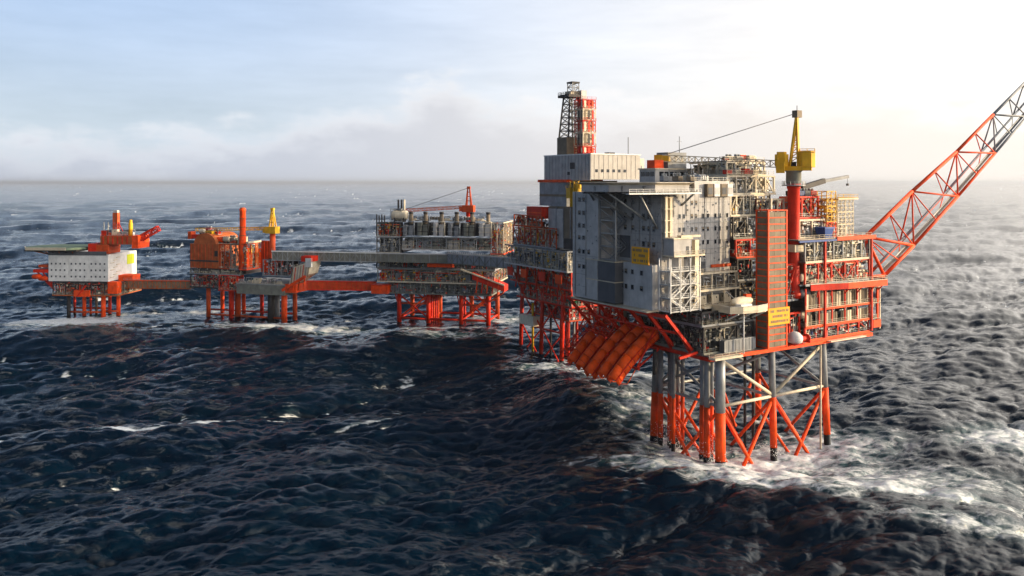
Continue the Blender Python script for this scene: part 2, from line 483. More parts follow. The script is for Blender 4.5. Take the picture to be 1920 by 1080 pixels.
# ------------------------------------------------------------------ mesh kit
class B:
    """Collects simple solids; mesh() turns them into one mesh."""
    def __init__(self):
        self.v, self.f, self.s, self.m = [], [], [], []
        self.cur = 0

    def add(self, vs, fs, smooth=None):
        o = len(self.v)
        self.v += [tuple(p) for p in vs]
        for i, f in enumerate(fs):
            self.f.append(tuple(o + k for k in f))
            self.s.append(bool(smooth[i]) if smooth else False)
            self.m.append(self.cur)
        return self

    def box(self, x0, x1, y0, y1, z0, z1):
        return self.add([(x, y, z) for z in (z0, z1) for x, y in ((x0, y0), (x1, y0), (x1, y1), (x0, y1))],
                        [(3, 2, 1, 0), (4, 5, 6, 7), (0, 1, 5, 4), (1, 2, 6, 5), (2, 3, 7, 6), (3, 0, 4, 7)])

    def bar(self, p, q, w, h=None):
        p, q = Vector(p), Vector(q)
        h = h or w
        d = (q - p).normalized()
        up = Vector((0, 0, 1)) if abs(d.z) < 0.95 else Vector((1, 0, 0))
        a = d.cross(up).normalized() * w / 2
        b = a.cross(d).normalized() * h / 2
        vs = [e + sx * a + sy * b for e in (p, q) for sx, sy in ((-1, -1), (1, -1), (1, 1), (-1, 1))]
        return self.add(vs, [(3, 2, 1, 0), (4, 5, 6, 7), (0, 1, 5, 4), (1, 2, 6, 5), (2, 3, 7, 6), (3, 0, 4, 7)])

    def tube(self, p, q, r, n=8, r2=None):
        p, q = Vector(p), Vector(q)
        r2 = r if r2 is None else r2
        d = (q - p).normalized()
        up = Vector((0, 0, 1)) if abs(d.z) < 0.95 else Vector((1, 0, 0))
        a = d.cross(up).normalized()
        b = a.cross(d).normalized()
        vs = []
        for e, rr in ((p, r), (q, r2)):
            for k in range(n):
                t = 2 * math.pi * k / n
                vs.append(e + a * math.cos(t) * rr + b * math.sin(t) * rr)
        fs = [(k, (k + 1) % n, n + (k + 1) % n, n + k) for k in range(n)] + [tuple(range(n - 1, -1, -1)), tuple(range(n, 2 * n))]
        return self.add(vs, fs, [1] * n + [0, 0])

    def path(self, pts, r, n=6):
        for a, b in zip(pts, pts[1:]):
            self.tube(a, b, r, n)
        return self

    def lathe(self, prof, c=(0, 0, 0), axis='z', n=12):
        vs, fs, sm = [], [], []
        for r, h in prof:
            for k in range(n):
                t = 2 * math.pi * k / n
                x, y = r * math.cos(t), r * math.sin(t)
                p = (x, y, h) if axis == 'z' else ((h, x, y) if axis == 'x' else (y, h, x))
                vs.append((p[0] + c[0], p[1] + c[1], p[2] + c[2]))
        for i in range(len(prof) - 1):
            for k in range(n):
                fs.append((i * n + k, i * n + (k + 1) % n, (i + 1) * n + (k + 1) % n, (i + 1) * n + k)); sm.append(1)
        fs.append(tuple(range(n - 1, -1, -1))); sm.append(0)
        e = (len(prof) - 1) * n
        fs.append(tuple(range(e, e + n))); sm.append(0)
        return self.add(vs, fs, sm)

    def prism(self, poly, z0, z1):
        n = len(poly)
        vs = [(x, y, z0) for x, y in poly] + [(x, y, z1) for x, y in poly]
        return self.add(vs, [tuple(range(n - 1, -1, -1)), tuple(range(n, 2 * n))] + [(k, (k + 1) % n, n + (k + 1) % n, n + k) for k in range(n)])

    def rail(self, pts, h=1.15, step=2.2, r=0.05):
        """Handrail along a polyline: posts, knee rail and top rail."""
        for a, b in zip(pts, pts[1:]):
            a, b = Vector(a), Vector(b)
            L = (b - a).length
            k = max(1, round(L / step))
            for i in range(k + 1):
                p = a.lerp(b, i / k)
                self.bar(p, p + Vector((0, 0, h)), r * 1.6)
            for z in (h, h * 0.55, 0.12):
                self.bar(a + Vector((0, 0, z)), b + Vector((0, 0, z)), r * 1.4, r * (3.2 if z < 0.2 else 1.4))
        return self

    def stair(self, p, q, w=1.0):
        """A flight of open treads with stringers and handrails from p up to q."""
        p, q = Vector(p), Vector(q)
        side = (q - p).cross(Vector((0, 0, 1))).normalized() * w / 2
        for s in (-1, 1):
            self.bar(p + side * s, q + side * s, 0.1, 0.3)
            self.bar(p + side * s + Vector((0, 0, 1.05)), q + side * s + Vector((0, 0, 1.05)), 0.08)
            for t in (0, 0.5, 1):
                e = p.lerp(q, t) + side * s
                self.bar(e, e + Vector((0, 0, 1.05)), 0.08)
        n = max(3, int((q.z - p.z) / 0.45))
        for i in range(n):
            c = p.lerp(q, (i + .5) / n)
            self.bar(c - side * .95, c + side * .95, 0.3, 0.05)
        return self

    def truss(self, p, q, w, h, bays, r, up=(0, 0, 1)):
        """Box lattice between two points: four chords, posts and diagonals."""
        p, q, up = Vector(p), Vector(q), Vector(up)
        d = (q - p).normalized()
        a = d.cross(up).normalized() * w / 2
        b = a.cross(d).normalized() * h / 2
        cs = [(-1, -1), (1, -1), (1, 1), (-1, 1)]
        ring = lambda t: [p.lerp(q, t) + a * x + b * y for x, y in cs]
        r0, r1 = ring(0), ring(1)
        for k in range(4):
            self.bar(r0[k], r1[k], r * 1.5)
        for i in range(bays + 1):
            A = ring(i / bays)
            for k in range(4):
                self.bar(A[k], A[(k + 1) % 4], r)
            if i < bays:
                Bn = ring((i + 1) / bays)
                for k in range(4):
                    if (i + k) % 2:
                        self.bar(A[k], Bn[(k + 1) % 4], r)
                    else:
                        self.bar(A[(k + 1) % 4], Bn[k], r)
        return self

    def mesh(self, name, mats, off=(0, 0, 0)):
        me = bpy.data.meshes.new(name)
        ox, oy, oz = off
        me.from_pydata([(x - ox, y - oy, z - oz) for x, y, z in self.v], [], self.f)
        me.polygons.foreach_set('use_smooth', self.s)
        for m_ in (mats if isinstance(mats, (list, tuple)) else [mats]):
            me.materials.append(m_)
        if isinstance(mats, (list, tuple)):
            me.polygons.foreach_set('material_index', self.m)
        me.update()
        return me


# ------------------------------------------------------------------ materials: painted steel with grime and rust
def paint(name, col, rough=0.5, wear=0.35, rust=0.25, metal=0.0, vary=1.0):
    m, t, out = material(name)
    pos = t.new('ShaderNodeNewGeometry').outputs['Position']
    big = t.noise(pos, 0.35, 5.0, 0.6)
    run = t.noise(t.scale(pos, (1.6, 1.6, 0.22)), 1.1, 6.0, 0.68)
    fine = t.noise(pos, 5.0, 3.0, 0.6)
    oi = t.new('ShaderNodeObjectInfo').outputs['Random']
    dark = tuple(c * (1 - wear * 0.75) for c in col)
    light = tuple(min(1, c * (1 + wear * 0.28) + 0.003) for c in col)
    a = t.mix(t.rng(big, 0.3, 0.7), dark, light)
    a = t.mix(t.math('MULTIPLY', t.rng(run, 0.5, 0.78), wear), a, tuple(c * 0.42 + 0.006 for c in col))
    a = t.mix(t.math('MULTIPLY', t.rng(t.math('ADD', run, t.math('MULTIPLY', fine, 0.4)), 0.80, 0.95), rust), a, (0.13, 0.042, 0.014))
    hv = t.new('ShaderNodeHueSaturation')
    t.put(hv.inputs['Value'], t.rng(oi, 0, 1, 1 - 0.14 * vary, 1 + 0.12 * vary))
    t.put(hv.inputs['Color'], a)
    p = t.new('ShaderNodeBsdfPrincipled')
    t.l.new(hv.outputs[0], p.inputs['Base Color'])
    t.put(p.inputs['Roughness'], t.rng(fine, 0.3, 0.7, rough - 0.1, min(1, rough + 0.15)))
    p.inputs['Metallic'].default_value = metal
    p.inputs['Specular IOR Level'].default_value = 0.22
    bmp = t.new('ShaderNodeBump')
    bmp.inputs['Strength'].default_value = 0.25
    bmp.inputs['Distance'].default_value = 0.03
    t.l.new(fine, bmp.inputs['Height'])
    t.l.new(bmp.outputs[0], p.inputs['Normal'])
    t.l.new(p.outputs[0], out.inputs[0])
    return m


M = dict(
    orange=paint('orange_paint', (0.86, 0.072, 0.003), 0.55, 0.5, 0.5),
    sheet=paint('orange_sheeting_painted_lit', (0.98, 0.095, 0.004), 0.6, 0.35, 0.1, vary=0.1),  # brighter than the orange paint, standing in for sunlight the chutes lack
    red=paint('red_paint', (0.62, 0.022, 0.003), 0.55, 0.45, 0.4),
    deep=paint('deep_orange_paint', (0.56, 0.070, 0.010), 0.6, 0.5, 0.55),
    brown=paint('weathered_brown_paint', (0.42, 0.105, 0.028), 0.6, 0.5, 0.45),
    yellow=paint('yellow_paint', (0.76, 0.42, 0.015), 0.5, 0.3, 0.3),
    sign=paint('sign_yellow', (0.80, 0.36, 0.008), 0.5, 0.12, 0.05),
    cream=paint('cream_paint', (0.66, 0.57, 0.42), 0.55, 0.35, 0.3),
    tan=paint('tan_cladding', (0.20, 0.155, 0.105), 0.6, 0.4, 0.4),
    lime=paint('lime_panel', (0.70, 0.74, 0.04), 0.5, 0.1, 0.0),
    offwhite=paint('off_white_cladding', (0.46, 0.43, 0.385), 0.55, 0.25, 0.15),
    white=paint('white_cladding', (0.68, 0.67, 0.64), 0.5, 0.26, 0.16),
    lq=paint('pale_grey_cladding', (0.465, 0.445, 0.425), 0.55, 0.34, 0.25),
    grey=paint('grey_paint', (0.26, 0.27, 0.28), 0.55, 0.45, 0.3),
    olive=paint('drab_grey_paint', (0.20, 0.20, 0.165), 0.6, 0.45, 0.35),
    dgrey=paint('dark_grey_cladding', (0.085, 0.09, 0.10), 0.6, 0.25, 0.1),
    steel=paint('galvanised_steel', (0.33, 0.34, 0.34), 0.42, 0.35, 0.2, 0.3),
    dark=paint('dark_steel', (0.045, 0.042, 0.042), 0.6, 0.4, 0.5),
    black=paint('wet_black_growth', (0.012, 0.012, 0.011), 0.35, 0.4, 0.1),
    blue=paint('blue_paint', (0.03, 0.08, 0.27), 0.5, 0.35, 0.2),
    green=paint('green_paint', (0.03, 0.21, 0.10), 0.6, 0.3, 0.1),
    teal=paint('helideck_green', (0.12, 0.17, 0.12), 0.7, 0.4, 0.1),
    deckp=paint('deck_plating', (0.15, 0.12, 0.105), 0.7, 0.5, 0.6),
)
m, t, out = material('window_glass')
p = t.new('ShaderNodeBsdfPrincipled')
p.inputs['Base Color'].default_value = (0.012, 0.015, 0.02, 1)
p.inputs['Roughness'].default_value = 0.12
t.l.new(p.outputs[0], out.inputs[0])
M['glass'] = m


# ------------------------------------------------------------------ things and parts
class Frame:
    """Plan axes of a platform: u along its front, v inwards, z up."""
    def __init__(self, x, y, deg):
        self.o, self.a = Vector((x, y, 0)), R(deg)
        self.u = Vector((math.cos(self.a), math.sin(self.a), 0))
        self.v = Vector((-math.sin(self.a), math.cos(self.a), 0))

    def w(self, p):
        return self.o + self.u * p[0] + self.v * p[1] + Vector((0, 0, p[2]))

    def U(self, px, v):            # where the sight line of column px meets the plane v = const
        k = (px - 960.0) / F
        return (k * (self.o.y + self.v.y * v) - (self.o.x + self.v.x * v)) / (self.u.x - k * self.u.y)

    def V(self, px, u):
        k = (px - 960.0) / F
        return (k * (self.o.y + self.u.y * u) - (self.o.x + self.u.x * u)) / (self.v.x - k * self.v.y)

    def Z(self, py, u, v):
        return CAM_H - (py - 342.0) * (self.o.y + self.u.y * u + self.v.y * v) / F


OFF = {}
def T(name, label, cat, fr, base, group=None):
    """A thing: an Empty at its base that parents its parts."""
    o = bpy.data.objects.new(name, None)
    o.empty_display_size = 1.0
    COL.objects.link(o)
    o.location = fr.w(base)
    o.rotation_euler = (0, 0, fr.a)
    o['label'], o['category'] = label, cat
    if group:
        o['group'] = group
    OFF[o.name] = tuple(base)
    return o


def P(name, b, mat, parent, label=None, stuff=False):
    """A part (or sub-part): its own mesh, given in platform coordinates."""
    off = OFF[parent.name]
    me = b.mesh(name, mat if not isinstance(mat, str) else M[mat], off)
    o = bpy.data.objects.new(name, me)
    COL.objects.link(o)
    o.parent = parent
    OFF[o.name] = off
    if label: o['label'] = label
    if stuff: o['kind'] = 'stuff'
    return o


def PI(name, me, parent, loc, scale=(1, 1, 1), rz=0.0, ry=0.0):
    """A part that shares its mesh with alike ones."""
    off = OFF[parent.name]
    o = bpy.data.objects.new(name, me)
    COL.objects.link(o)
    o.parent = parent
    o.location = (loc[0] - off[0], loc[1] - off[1], loc[2] - off[2])
    o.scale = scale
    o.rotation_euler = (0, ry, rz)
    OFF[o.name] = off
    return o


BOX = {}
def beam(parent, p, q, w, mat, h=None, name='beam'):
    b = B(); b.bar(p, q, w, h)
    return P(name, b, mat, parent)


def boxp(parent, name, x0, x1, y0, y1, z0, z1, mat):
    b = B(); b.box(x0, x1, y0, y1, z0, z1)
    return P(name, b, mat, parent)


# equipment, each kind modelled once in a unit box (-.5..,.5.., 0..1) and scaled
EQ = {}
def eq(kind, mat):
    key = (kind, mat)
    if key in EQ:
        return EQ[key]
    b = B()
    mats = [M[mat], M['dark'], M['steel']]
    if kind == 'cabinet':
        b.box(-.5, .5, -.5, .5, .05, .96)
        b.cur = 2; b.box(-.53, .53, -.53, .53, .96, 1.0); b.cur = 1; b.box(-.46, .46, -.46, .46, 0, .05)
        b.cur = 0
        for x in (-.34, -.02, .30):
            b.box(x - .13, x + .13, -.53, -.50, .14, .84)
            b.box(-.53, -.50, x - .13, x + .13, .14, .84)
        b.cur = 1; b.box(.05, .2, -.545, -.53, .62, .78); b.box(-.545, -.53, -.2, -.05, .62, .78)
    elif kind == 'container':
        b.box(-.47, .47, -.45, .45, .03, .97)
        for i in range(9):
            x = -.44 + i * .11
            b.box(x - .03, x + .03, -.5, .5, .06, .94)
        for i in range(5):
            y = -.36 + i * .18
            b.box(-.5, .5, y - .04, y + .04, .06, .94)
        b.cur = 2
        for x in (-.5, .47):
            for y in (-.5, .45):
                b.box(x - .005, x + .035, y - .005, y + .055, 0, 1)
        b.box(-.505, .505, -.505, -.44, .95, 1.003); b.box(-.505, .505, -.505, -.44, 0, .06)
    elif kind == 'vessel':
        b.lathe([(.12, -.5), (.3, -.47), (.37, -.42), (.38, -.4), (.38, .4), (.37, .42), (.3, .47), (.12, .5)], (0, 0, .56), 'x', 14)
        for x in (-.2, .2): b.lathe([(.395, -.015), (.395, .015)], (x, 0, .56), 'x', 14)
        b.cur = 1
        for x in (-.28, .28): b.box(x - .04, x + .04, -.3, .3, 0, .4)
        b.cur = 2
        for x in (-.3, 0, .26): b.lathe([(.05, .9), (.05, .97), (.08, .97), (.08, 1.0)], (x, 0, 0), 'z', 8)
    elif kind == 'tower':
        b.lathe([(.3, 0), (.3, .1), (.36, .12), (.36, .86), (.30, .94), (.16, .98), (.1, 1.0)], (0, 0, 0), 'z', 14)
        for z in (.3, .6): b.lathe([(.42, z), (.42, z + .025)], (0, 0, 0), 'z', 14)
        b.cur = 2
        b.path([(.4, -.2, 0), (.4, -.2, .92), (.1, -.1, .97)], .06)
        b.bar((-.36, -.3, 0), (-.36, -.3, .95), .03)
    elif kind == 'bundle':
        for i, (y, r) in enumerate(((-.4, .1), (-.14, .07), (.1, .09), (.36, .06))):
            b.cur = (0, 2, 0, 1)[i]
            z = (.2, .62, .4, .86)[i]
            b.path([(-.5, y, z), (.5 - .16 * i, y, z), (.5 - .16 * i, y, 1 if i % 2 else 0)], r, 7)
            for x in (-.2, .15): b.lathe([(r * 1.6, -.02), (r * 1.6, .02)], (x, y, z), 'x', 8)
    elif kind == 'skid':
        b.cur = 2
        for x in (-.47, .47):
            for y in (-.46, .46): b.bar((x, y, 0), (x, y, 1), .06)
        for z in (.03, .97):
            for y in (-.46, .46): b.bar((-.5, y, z), (.5, y, z), .06)
            for x in (-.47, .47): b.bar((x, -.5, z), (x, .5, z), .06)
        b.cur = 0
        b.lathe([(.1, -.3), (.2, -.27), (.2, .2), (.1, .24)], (0, -.1, .35), 'x', 10)
        b.box(.1, .42, -.3, .3, .06, .55)
        b.cur = 1
        b.path([(-.4, -.3, .1), (-.4, -.3, .78), (.3, -.3, .78), (.3, -.3, .5)], .05, 6)
        b.path([(-.2, .2, .3), (-.2, .2, .9), (.4, .2, .9)], .06, 6)
        b.cur = 2; b.path([(-.1, -.42, .05), (-.1, -.42, .62), (.44, -.42, .62)], .035, 6)
    elif kind == 'fan':
        b.box(-.5, .5, -.5, .5, .12, .7)
        b.cur = 2
        for x in (-.25, .25): b.lathe([(.23, .7), (.2, .95), (.23, 1.0)], (x, 0, 0), 'z', 12)
        b.cur = 1
        for x in (-.44, 0, .44): b.box(x - .04, x + .04, -.45, .45, 0, .12)
        for i in range(5): b.box(-.42, .42, -.515, -.5, .2 + i * .095, .25 + i * .095)
    elif kind == 'duct':
        b.box(-.5, .3, -.35, .35, .3, .85); b.box(.3, .5, -.35, .35, 0, .85)
        b.cur = 2
        for x in (-.35, -.05, .22): b.box(x - .02, x + .02, -.42, .42, .23, .92)
    elif kind == 'lattice':
        for x in (-.48, 0, .48):
            for y in (-.48, .48): b.bar((x, y, 0), (x, y, 1), .045)
        for z in (.02, .34, .67, .98):
            for y in (-.48, .48): b.bar((-.5, y, z), (.5, y, z), .04)
            for x in (-.48, .48): b.bar((x, -.5, z), (x, .5, z), .04)
        for x in (-.48, 0):
            for i, z in enumerate((.02, .34, .67)):
                x0, x1 = (x, x + .48) if i % 2 else (x + .48, x)
                b.bar((x0, -.48, z), (x1, -.48, z + .32), .03)
        for i, z in enumerate((.02, .34, .67)):
            b.bar((-.48, -.48 if i % 2 else .48, z), (-.48, .48 if i % 2 else -.48, z + .32), .03)
    me = b.mesh(kind, mats)
    EQ[key] = me
    return me


EQ_NAME = dict(cabinet='cabinet', container='container', vessel='vessel', tower='vertical_vessel', bundle='pipe_bundle',
               skid='pump_skid', fan='cooler', duct='air_duct', lattice='scaffold')


def put(parent, kind, mat, u, v, z, du, dv, dz, rz=0.0):
    return PI(EQ_NAME[kind], eq(kind, mat), parent, (u, v, z), (du, dv, dz), rz)


def clutter(t, runs, zf, zt, rnd, pal, amount=1.0, dim=False):
    """Valves, junction boxes, short pipes, lamps and brackets, too small to pick apart: one part."""
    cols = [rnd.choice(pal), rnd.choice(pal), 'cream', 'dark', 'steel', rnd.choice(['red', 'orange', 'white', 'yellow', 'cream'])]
    if dim: cols = ['dark', 'dgrey', 'dark', 'olive', 'grey', rnd.choice(['red', 'cream'])]  # darker fittings paint in the shade
    b = B(); H = zt - zf
    for (a, e, nrm) in runs:
        L = math.hypot(e[0] - a[0], e[1] - a[1]); dx_, dy_ = (e[0] - a[0]) / L, (e[1] - a[1]) / L
        at = lambda s, k, z: (a[0] + dx_ * s + nrm[0] * k, a[1] + dy_ * s + nrm[1] * k, z)
        for _ in range(int(min(L * H * .85, 260) * amount)):
            b.cur = rnd.randrange(6)
            s, k, z = rnd.uniform(.2, L - .2), rnd.uniform(.05, 1.6), zf + rnd.uniform(.05, H - .3)
            q = rnd.random()
            if q < .4:
                w_, h_ = rnd.uniform(.2, .8), rnd.uniform(.2, .9)
                x, y, _z = at(s, k, z); b.box(x - w_ / 2, x + w_ / 2, y - w_ / 2, y + w_ / 2, z, min(z + h_, zt - .05))
            elif q < .7:
                b.bar(at(s, k, z), at(s, k, min(zt - .05, z + rnd.uniform(.6, 3))), rnd.uniform(.1, .28))
            elif q < .92:
                b.bar(at(s, k, z), at(min(L, s + rnd.uniform(.6, 3)), k, z), rnd.uniform(.1, .3))
            else:
                r_ = rnd.uniform(.25, .6); p_ = Vector(at(s, k - .1, z + r_)); b.tube(p_, p_ - Vector((nrm[0], nrm[1], 0)) * -.25, r_, 9)
    if b.v: P('small_fittings', b, [M[c] for c in cols], t, stuff=True)


def bay(name, label, fr, u0, u1, v0, v1, z0, z1, rnd, pal, frame_mat='orange', faces='-v-u', fill=1.0, floor=True, roof=False,
        cat='process module', kinds=None, step=6.0, brace=0.3, rails=True, edge='orange', group=None, pipes=1.0, dim=False, wall=('dark', 'dgrey', 'dark')):
    """One open module of a topside: floor, frame and the plant that stands in it."""
    t = T(name, label, cat, fr, ((u0 + u1) / 2, (v0 + v1) / 2, z0), group)
    kinds = kinds or ['cabinet', 'vessel', 'tower', 'bundle', 'skid', 'skid', 'duct', 'bundle', 'container', 'fan']
    if floor:
        boxp(t, 'deck_plate', u0, u1, v0, v1, z0, z0 + .25, 'deckp')
    if roof:
        boxp(t, 'roof_plate', u0 + .02, u1 - .02, v0 + .02, v1 - .02, z1 - .22, z1, 'deckp')
    zt = z1 - (.23 if roof else .02)
    zf = z0 + .25
    H = zt - zf
    if min(u1 - u0, v1 - v0) > 9:                            # inner fire wall behind the front row of plant
        boxp(t, 'fire_wall', u0 + (5.6 if '-u' in faces else .3), u1 - (5.6 if '+u' in faces else .3), v0 + 5.2, v0 + 5.5, zf + .02, zt - .04, rnd.choice(wall))
        if '-u' in faces: boxp(t, 'fire_wall', u0 + 5.2, u0 + 5.5, v0 + 5.6, v1 - .3, zf + .02, zt - .04, rnd.choice(wall))
        if '+u' in faces: boxp(t, 'fire_wall', u1 - 5.5, u1 - 5.2, v0 + 5.6, v1 - .3, zf + .02, zt - .04, rnd.choice(wall))
    thin = B()
    runs = []
    if '-v' in faces: runs.append(((u0, v0), (u1, v0), (0, 1)))
    if '-u' in faces: runs.append(((u0, v1), (u0, v0), (1, 0)))
    if '+u' in faces: runs.append(((u1, v0), (u1, v1), (-1, 0)))
    for ri, (a, b_, nrm) in enumerate(runs):
        ax, ay = a; bx, by = b_
        L = math.hypot(bx - ax, by - ay)
        dx_, dy_ = (bx - ax) / L, (by - ay) / L
        at = lambda s, k, z: (ax + dx_ * s + nrm[0] * k, ay + dy_ * s + nrm[1] * k, z)
        n = max(1, round(L / step))
        beam(t, at(0.02, -.06, z0 + .1), at(L - .02, -.06, z0 + .1), .24, edge, .62, 'edge_girder')
        beam(t, at(0.03, .3, zt - .25), at(L - .03, .3, zt - .25), .34, frame_mat, .48)
        for i in range(n + 1):
            if i == 0 and ri > 0: continue
            s = min(max(i * L / n, .3), L - .3)
            beam(t, at(s, .36 + .01 * i, zf), at(s, .36 + .01 * i, zt - .03), .44, frame_mat, name='column')
            if i < n and rnd.random() < brace:
                s1 = min((i + 1) * L / n, L - .3)
                if rnd.random() < .5: s, s1 = s1, s
                beam(t, at(s, .42, zf + .1), at(s1, .42, zt - .3), .26, frame_mat, name='brace')
        if rails:
            thin.rail([at(.1, .02, zf), at(L - .1, .02, zf)], 1.15, 2.2, .045)
        s = rnd.uniform(.3, 1.2)
        while s < L - 1.0:                                   # plant along the open side
            k = rnd.choice(kinds)
            wd = rnd.uniform(1.6, 4.2) * (1.25 if k in ('vessel', 'container', 'bundle') else 1)
            wd = min(wd, L - s - .3)
            if wd < .8: break
            dp = rnd.uniform(1.4, 3.0)
            hh = H * (rnd.uniform(.6, .95) if k in ('tower', 'skid', 'bundle', 'lattice') else rnd.uniform(.35, .85))
            if rnd.random() < fill:
                c = at(s + wd / 2, .8 + dp / 2 + rnd.uniform(0, 1.0), zf)
                rz = 0 if abs(dx_) > .5 else math.pi / 2
                put(t, k, rnd.choice(pal), c[0], c[1], zf + .01, wd, dp, hh, rz + (math.pi if (k != 'cabinet' and rnd.random() < .5) else 0))
            s += wd + rnd.uniform(.1, .9)
        for j in range(int(L / 7 * pipes + .5)):             # long pipe runs under the deck above
            z = zt - rnd.uniform(.4, min(2.0, H * .5)); kk = rnd.uniform(.6, 1.3); r_ = rnd.uniform(.1, .26)
            s0 = rnd.uniform(0.3, L * .5); s1 = rnd.uniform(s0 + 2, L - .2) if s0 + 2 < L - .2 else L - .2
            bb = B(); bb.path([at(s0, kk + .8, z), at(s0, kk, z), at(s1, kk, z), at(s1, kk, zf if rnd.random() < .5 else zt)], r_, 7)
            P('pipe', bb, rnd.choice(pal + (['grey'] if dim else ['steel', 'cream'])), t)
        for j in range(int(L * .7 * pipes)):                      # small bore pipes, trays and conduits
            z = zf + rnd.uniform(.3, H - .3); s0 = rnd.uniform(.3, L - 1.5); s1 = min(L - .3, s0 + rnd.uniform(.8, 5)); kk = rnd.uniform(.5, 1.0)
            if rnd.random() < .45: thin.bar(at(s0, kk, zf), at(s0, kk, zt - .1), .09)
            else: thin.bar(at(s0, kk, z), at(s1, kk, z), .1, .1)
    if thin.v:
        P('small_pipework', thin, 'olive' if dim else rnd.choice(['steel', 'cream', 'steel']), t, stuff=True)
    clutter(t, runs, zf, zt, rnd, pal, 1.0, dim)
    return t


def railing(parent, pts, mat='steel'):
    b = B(); b.rail(pts)
    return P('handrail', b, mat, parent)
# ================================================================== production platform, nearest the camera
PH = Frame(54.0, 213.4, 32.0)
rnd = random.Random(7)
SHADE_COLS = ['dark', 'dgrey', 'olive', 'dark', 'grey', 'black', 'red']  # shade of these decks is put into their colours
DRAB = ['grey', 'olive', 'steel', 'dark', 'grey', 'cream', 'dgrey']
WARM = ['cream', 'tan', 'olive', 'grey', 'cream', 'orange', 'steel', 'red']
MIXED = ['cream', 'grey', 'red', 'orange', 'steel', 'tan', 'olive', 'dgrey']

# ---------------- jacket
jk = T('steel_jacket', 'grey and orange steel jacket whose legs stand in white foam under the largest platform', 'jacket', PH, (20, 11, 0))
def jleg(u, v, r, zo, du=0.0, dv=0.0, n=14, ztop=30.0, zblack=2.2):
    """A battered leg: grey above, orange sleeve below zo, black growth at the waterline."""
    p = lambda z, k=0: (u - du * (30 - z) / 30, v - dv * (30 - z) / 30, z)
    b = B(); b.tube(p(ztop), p(zo), r, n)
    lg = P('leg', b, 'steel' if r > 1.0 else 'grey', jk)
    b = B(); b.tube(p(zo + .003), p(zblack), r + .03, n); P('orange_sleeve', b, 'orange', lg)
    b = B(); b.tube(p(zblack + .003), p(-16), r + .05, n); P('waterline_band', b, 'black', lg)
    return p
n0 = jleg(0, 0, 1.3, 14.5, .8, .8)
m0 = jleg(19.5, 0, .9, 15.8, 0, .8, 12)
r0 = jleg(40.8, 0, .95, 15.6, -1.2, .8)
n1 = jleg(0, 24, 1.1, 14.6, .8, -.6)
m1 = jleg(19.5, 24, 1.1, 15.0, 0, -.6)
r1 = jleg(40.8, 24, 1.1, 15.0, -1.2, -.6)
for (u, v, r, zo) in ((-1.2, 3.4, .8, 15.2), (-.6, 5.6, .75, 15.2), (1.6, 4.4, .5, 15.0)):
    jleg(u, v, r, zo, .3, .0, 10)
CONDS = [(-.6, 17.5, .55), (.6, 19.6, .5), (1.8, 15.6, .5), (2.6, 18.2, .55), (-1.2, 21.2, .7), (3.6, 20.6, .45), (-2.0, 15.2, .5)]
for (u, v, r) in CONDS:
    jleg(u, v, r, 15.0, .2, 0, 8, zblack=2.6)
for (u, v) in ((21.5, 8), (23, 9.5), (22.4, 12)):                 # dark conductors in the middle of the jacket
    b = B(); b.tube((u, v, 30), (u, v, -14), .42, 8); P('conductor', b, 'dark', jk)
def br(p, q, r, mat='steel'):
    b = B(); b.tube(p, q, r, 9); P('brace', b, mat, jk)
ZN = 16.0
for A, Bq in ((n0, m0), (m0, r0), (n1, m1), (m1, r1), (n0, n1), (m0, m1), (r0, r1)):
    br(A(ZN), Bq(ZN), .42, 'cream' if A in (n0, m0) and Bq in (m0, r0) else 'steel')
br(n0(28), m0(ZN + .3), .46, 'cream'); br(m0(ZN + .3), r0(28), .46, 'cream')
br(n1(ZN), m1(28), .42); br(m1(28), r1(ZN), .42)
br(n0(ZN + .2), n1(28.5), .42, 'grey'); br(n0(28.5), n1(ZN + .2), .42, 'grey')
br(m0(28), m1(ZN), .42, 'grey'); br(r0(ZN), r1(28), .42, 'grey')
for A, Bq in ((n0, m0), (m0, r0), (n1, m1), (m1, r1)):               # crossed braces running down into the water
    a0, c0 = Vector(A(ZN - .6)), Vector(Bq(-13.0))
    b0, d0 = Vector(Bq(ZN - .6)), Vector(A(-13.0))
    br(a0, a0.lerp(c0, .84), .5, 'orange'); br(b0, b0.lerp(d0, .84), .5, 'orange')
for A, Bq in ((n0, n1), (r0, r1), (m0, m1)):
    a0, c0 = Vector(A(ZN - .6)), Vector(Bq(-13.0))
    b0, d0 = Vector(Bq(ZN - .6)), Vector(A(-13.0))
    br(a0, a0.lerp(c0, .9), .46, 'orange'); br(b0, b0.lerp(d0, .9), .46, 'orange')
for (p_, q_) in (((-1, 20, 14), (1.5, 7, 0)), ((0, 23, 14), (2.5, 14, -3)), ((2, 17, 13), (5, 5, -2)), ((-.8, 6, 14), (6, 1, -4)), ((21, 10, 15), (30, 2, -3)), ((23, 22, 15), (33, 24, -4))):
    br(p_, q_, .42, 'orange')
b = B(); b.tube((38.5, -1.2, 28), (38.5, -1.2, -12), .28, 8); P('seawater_pipe', b, 'cream', jk)
b = B(); b.box(-1.6, 1.6, -1.6, 1.6, 28.6, 29.4); P('leg_cap', b, 'grey', jk)

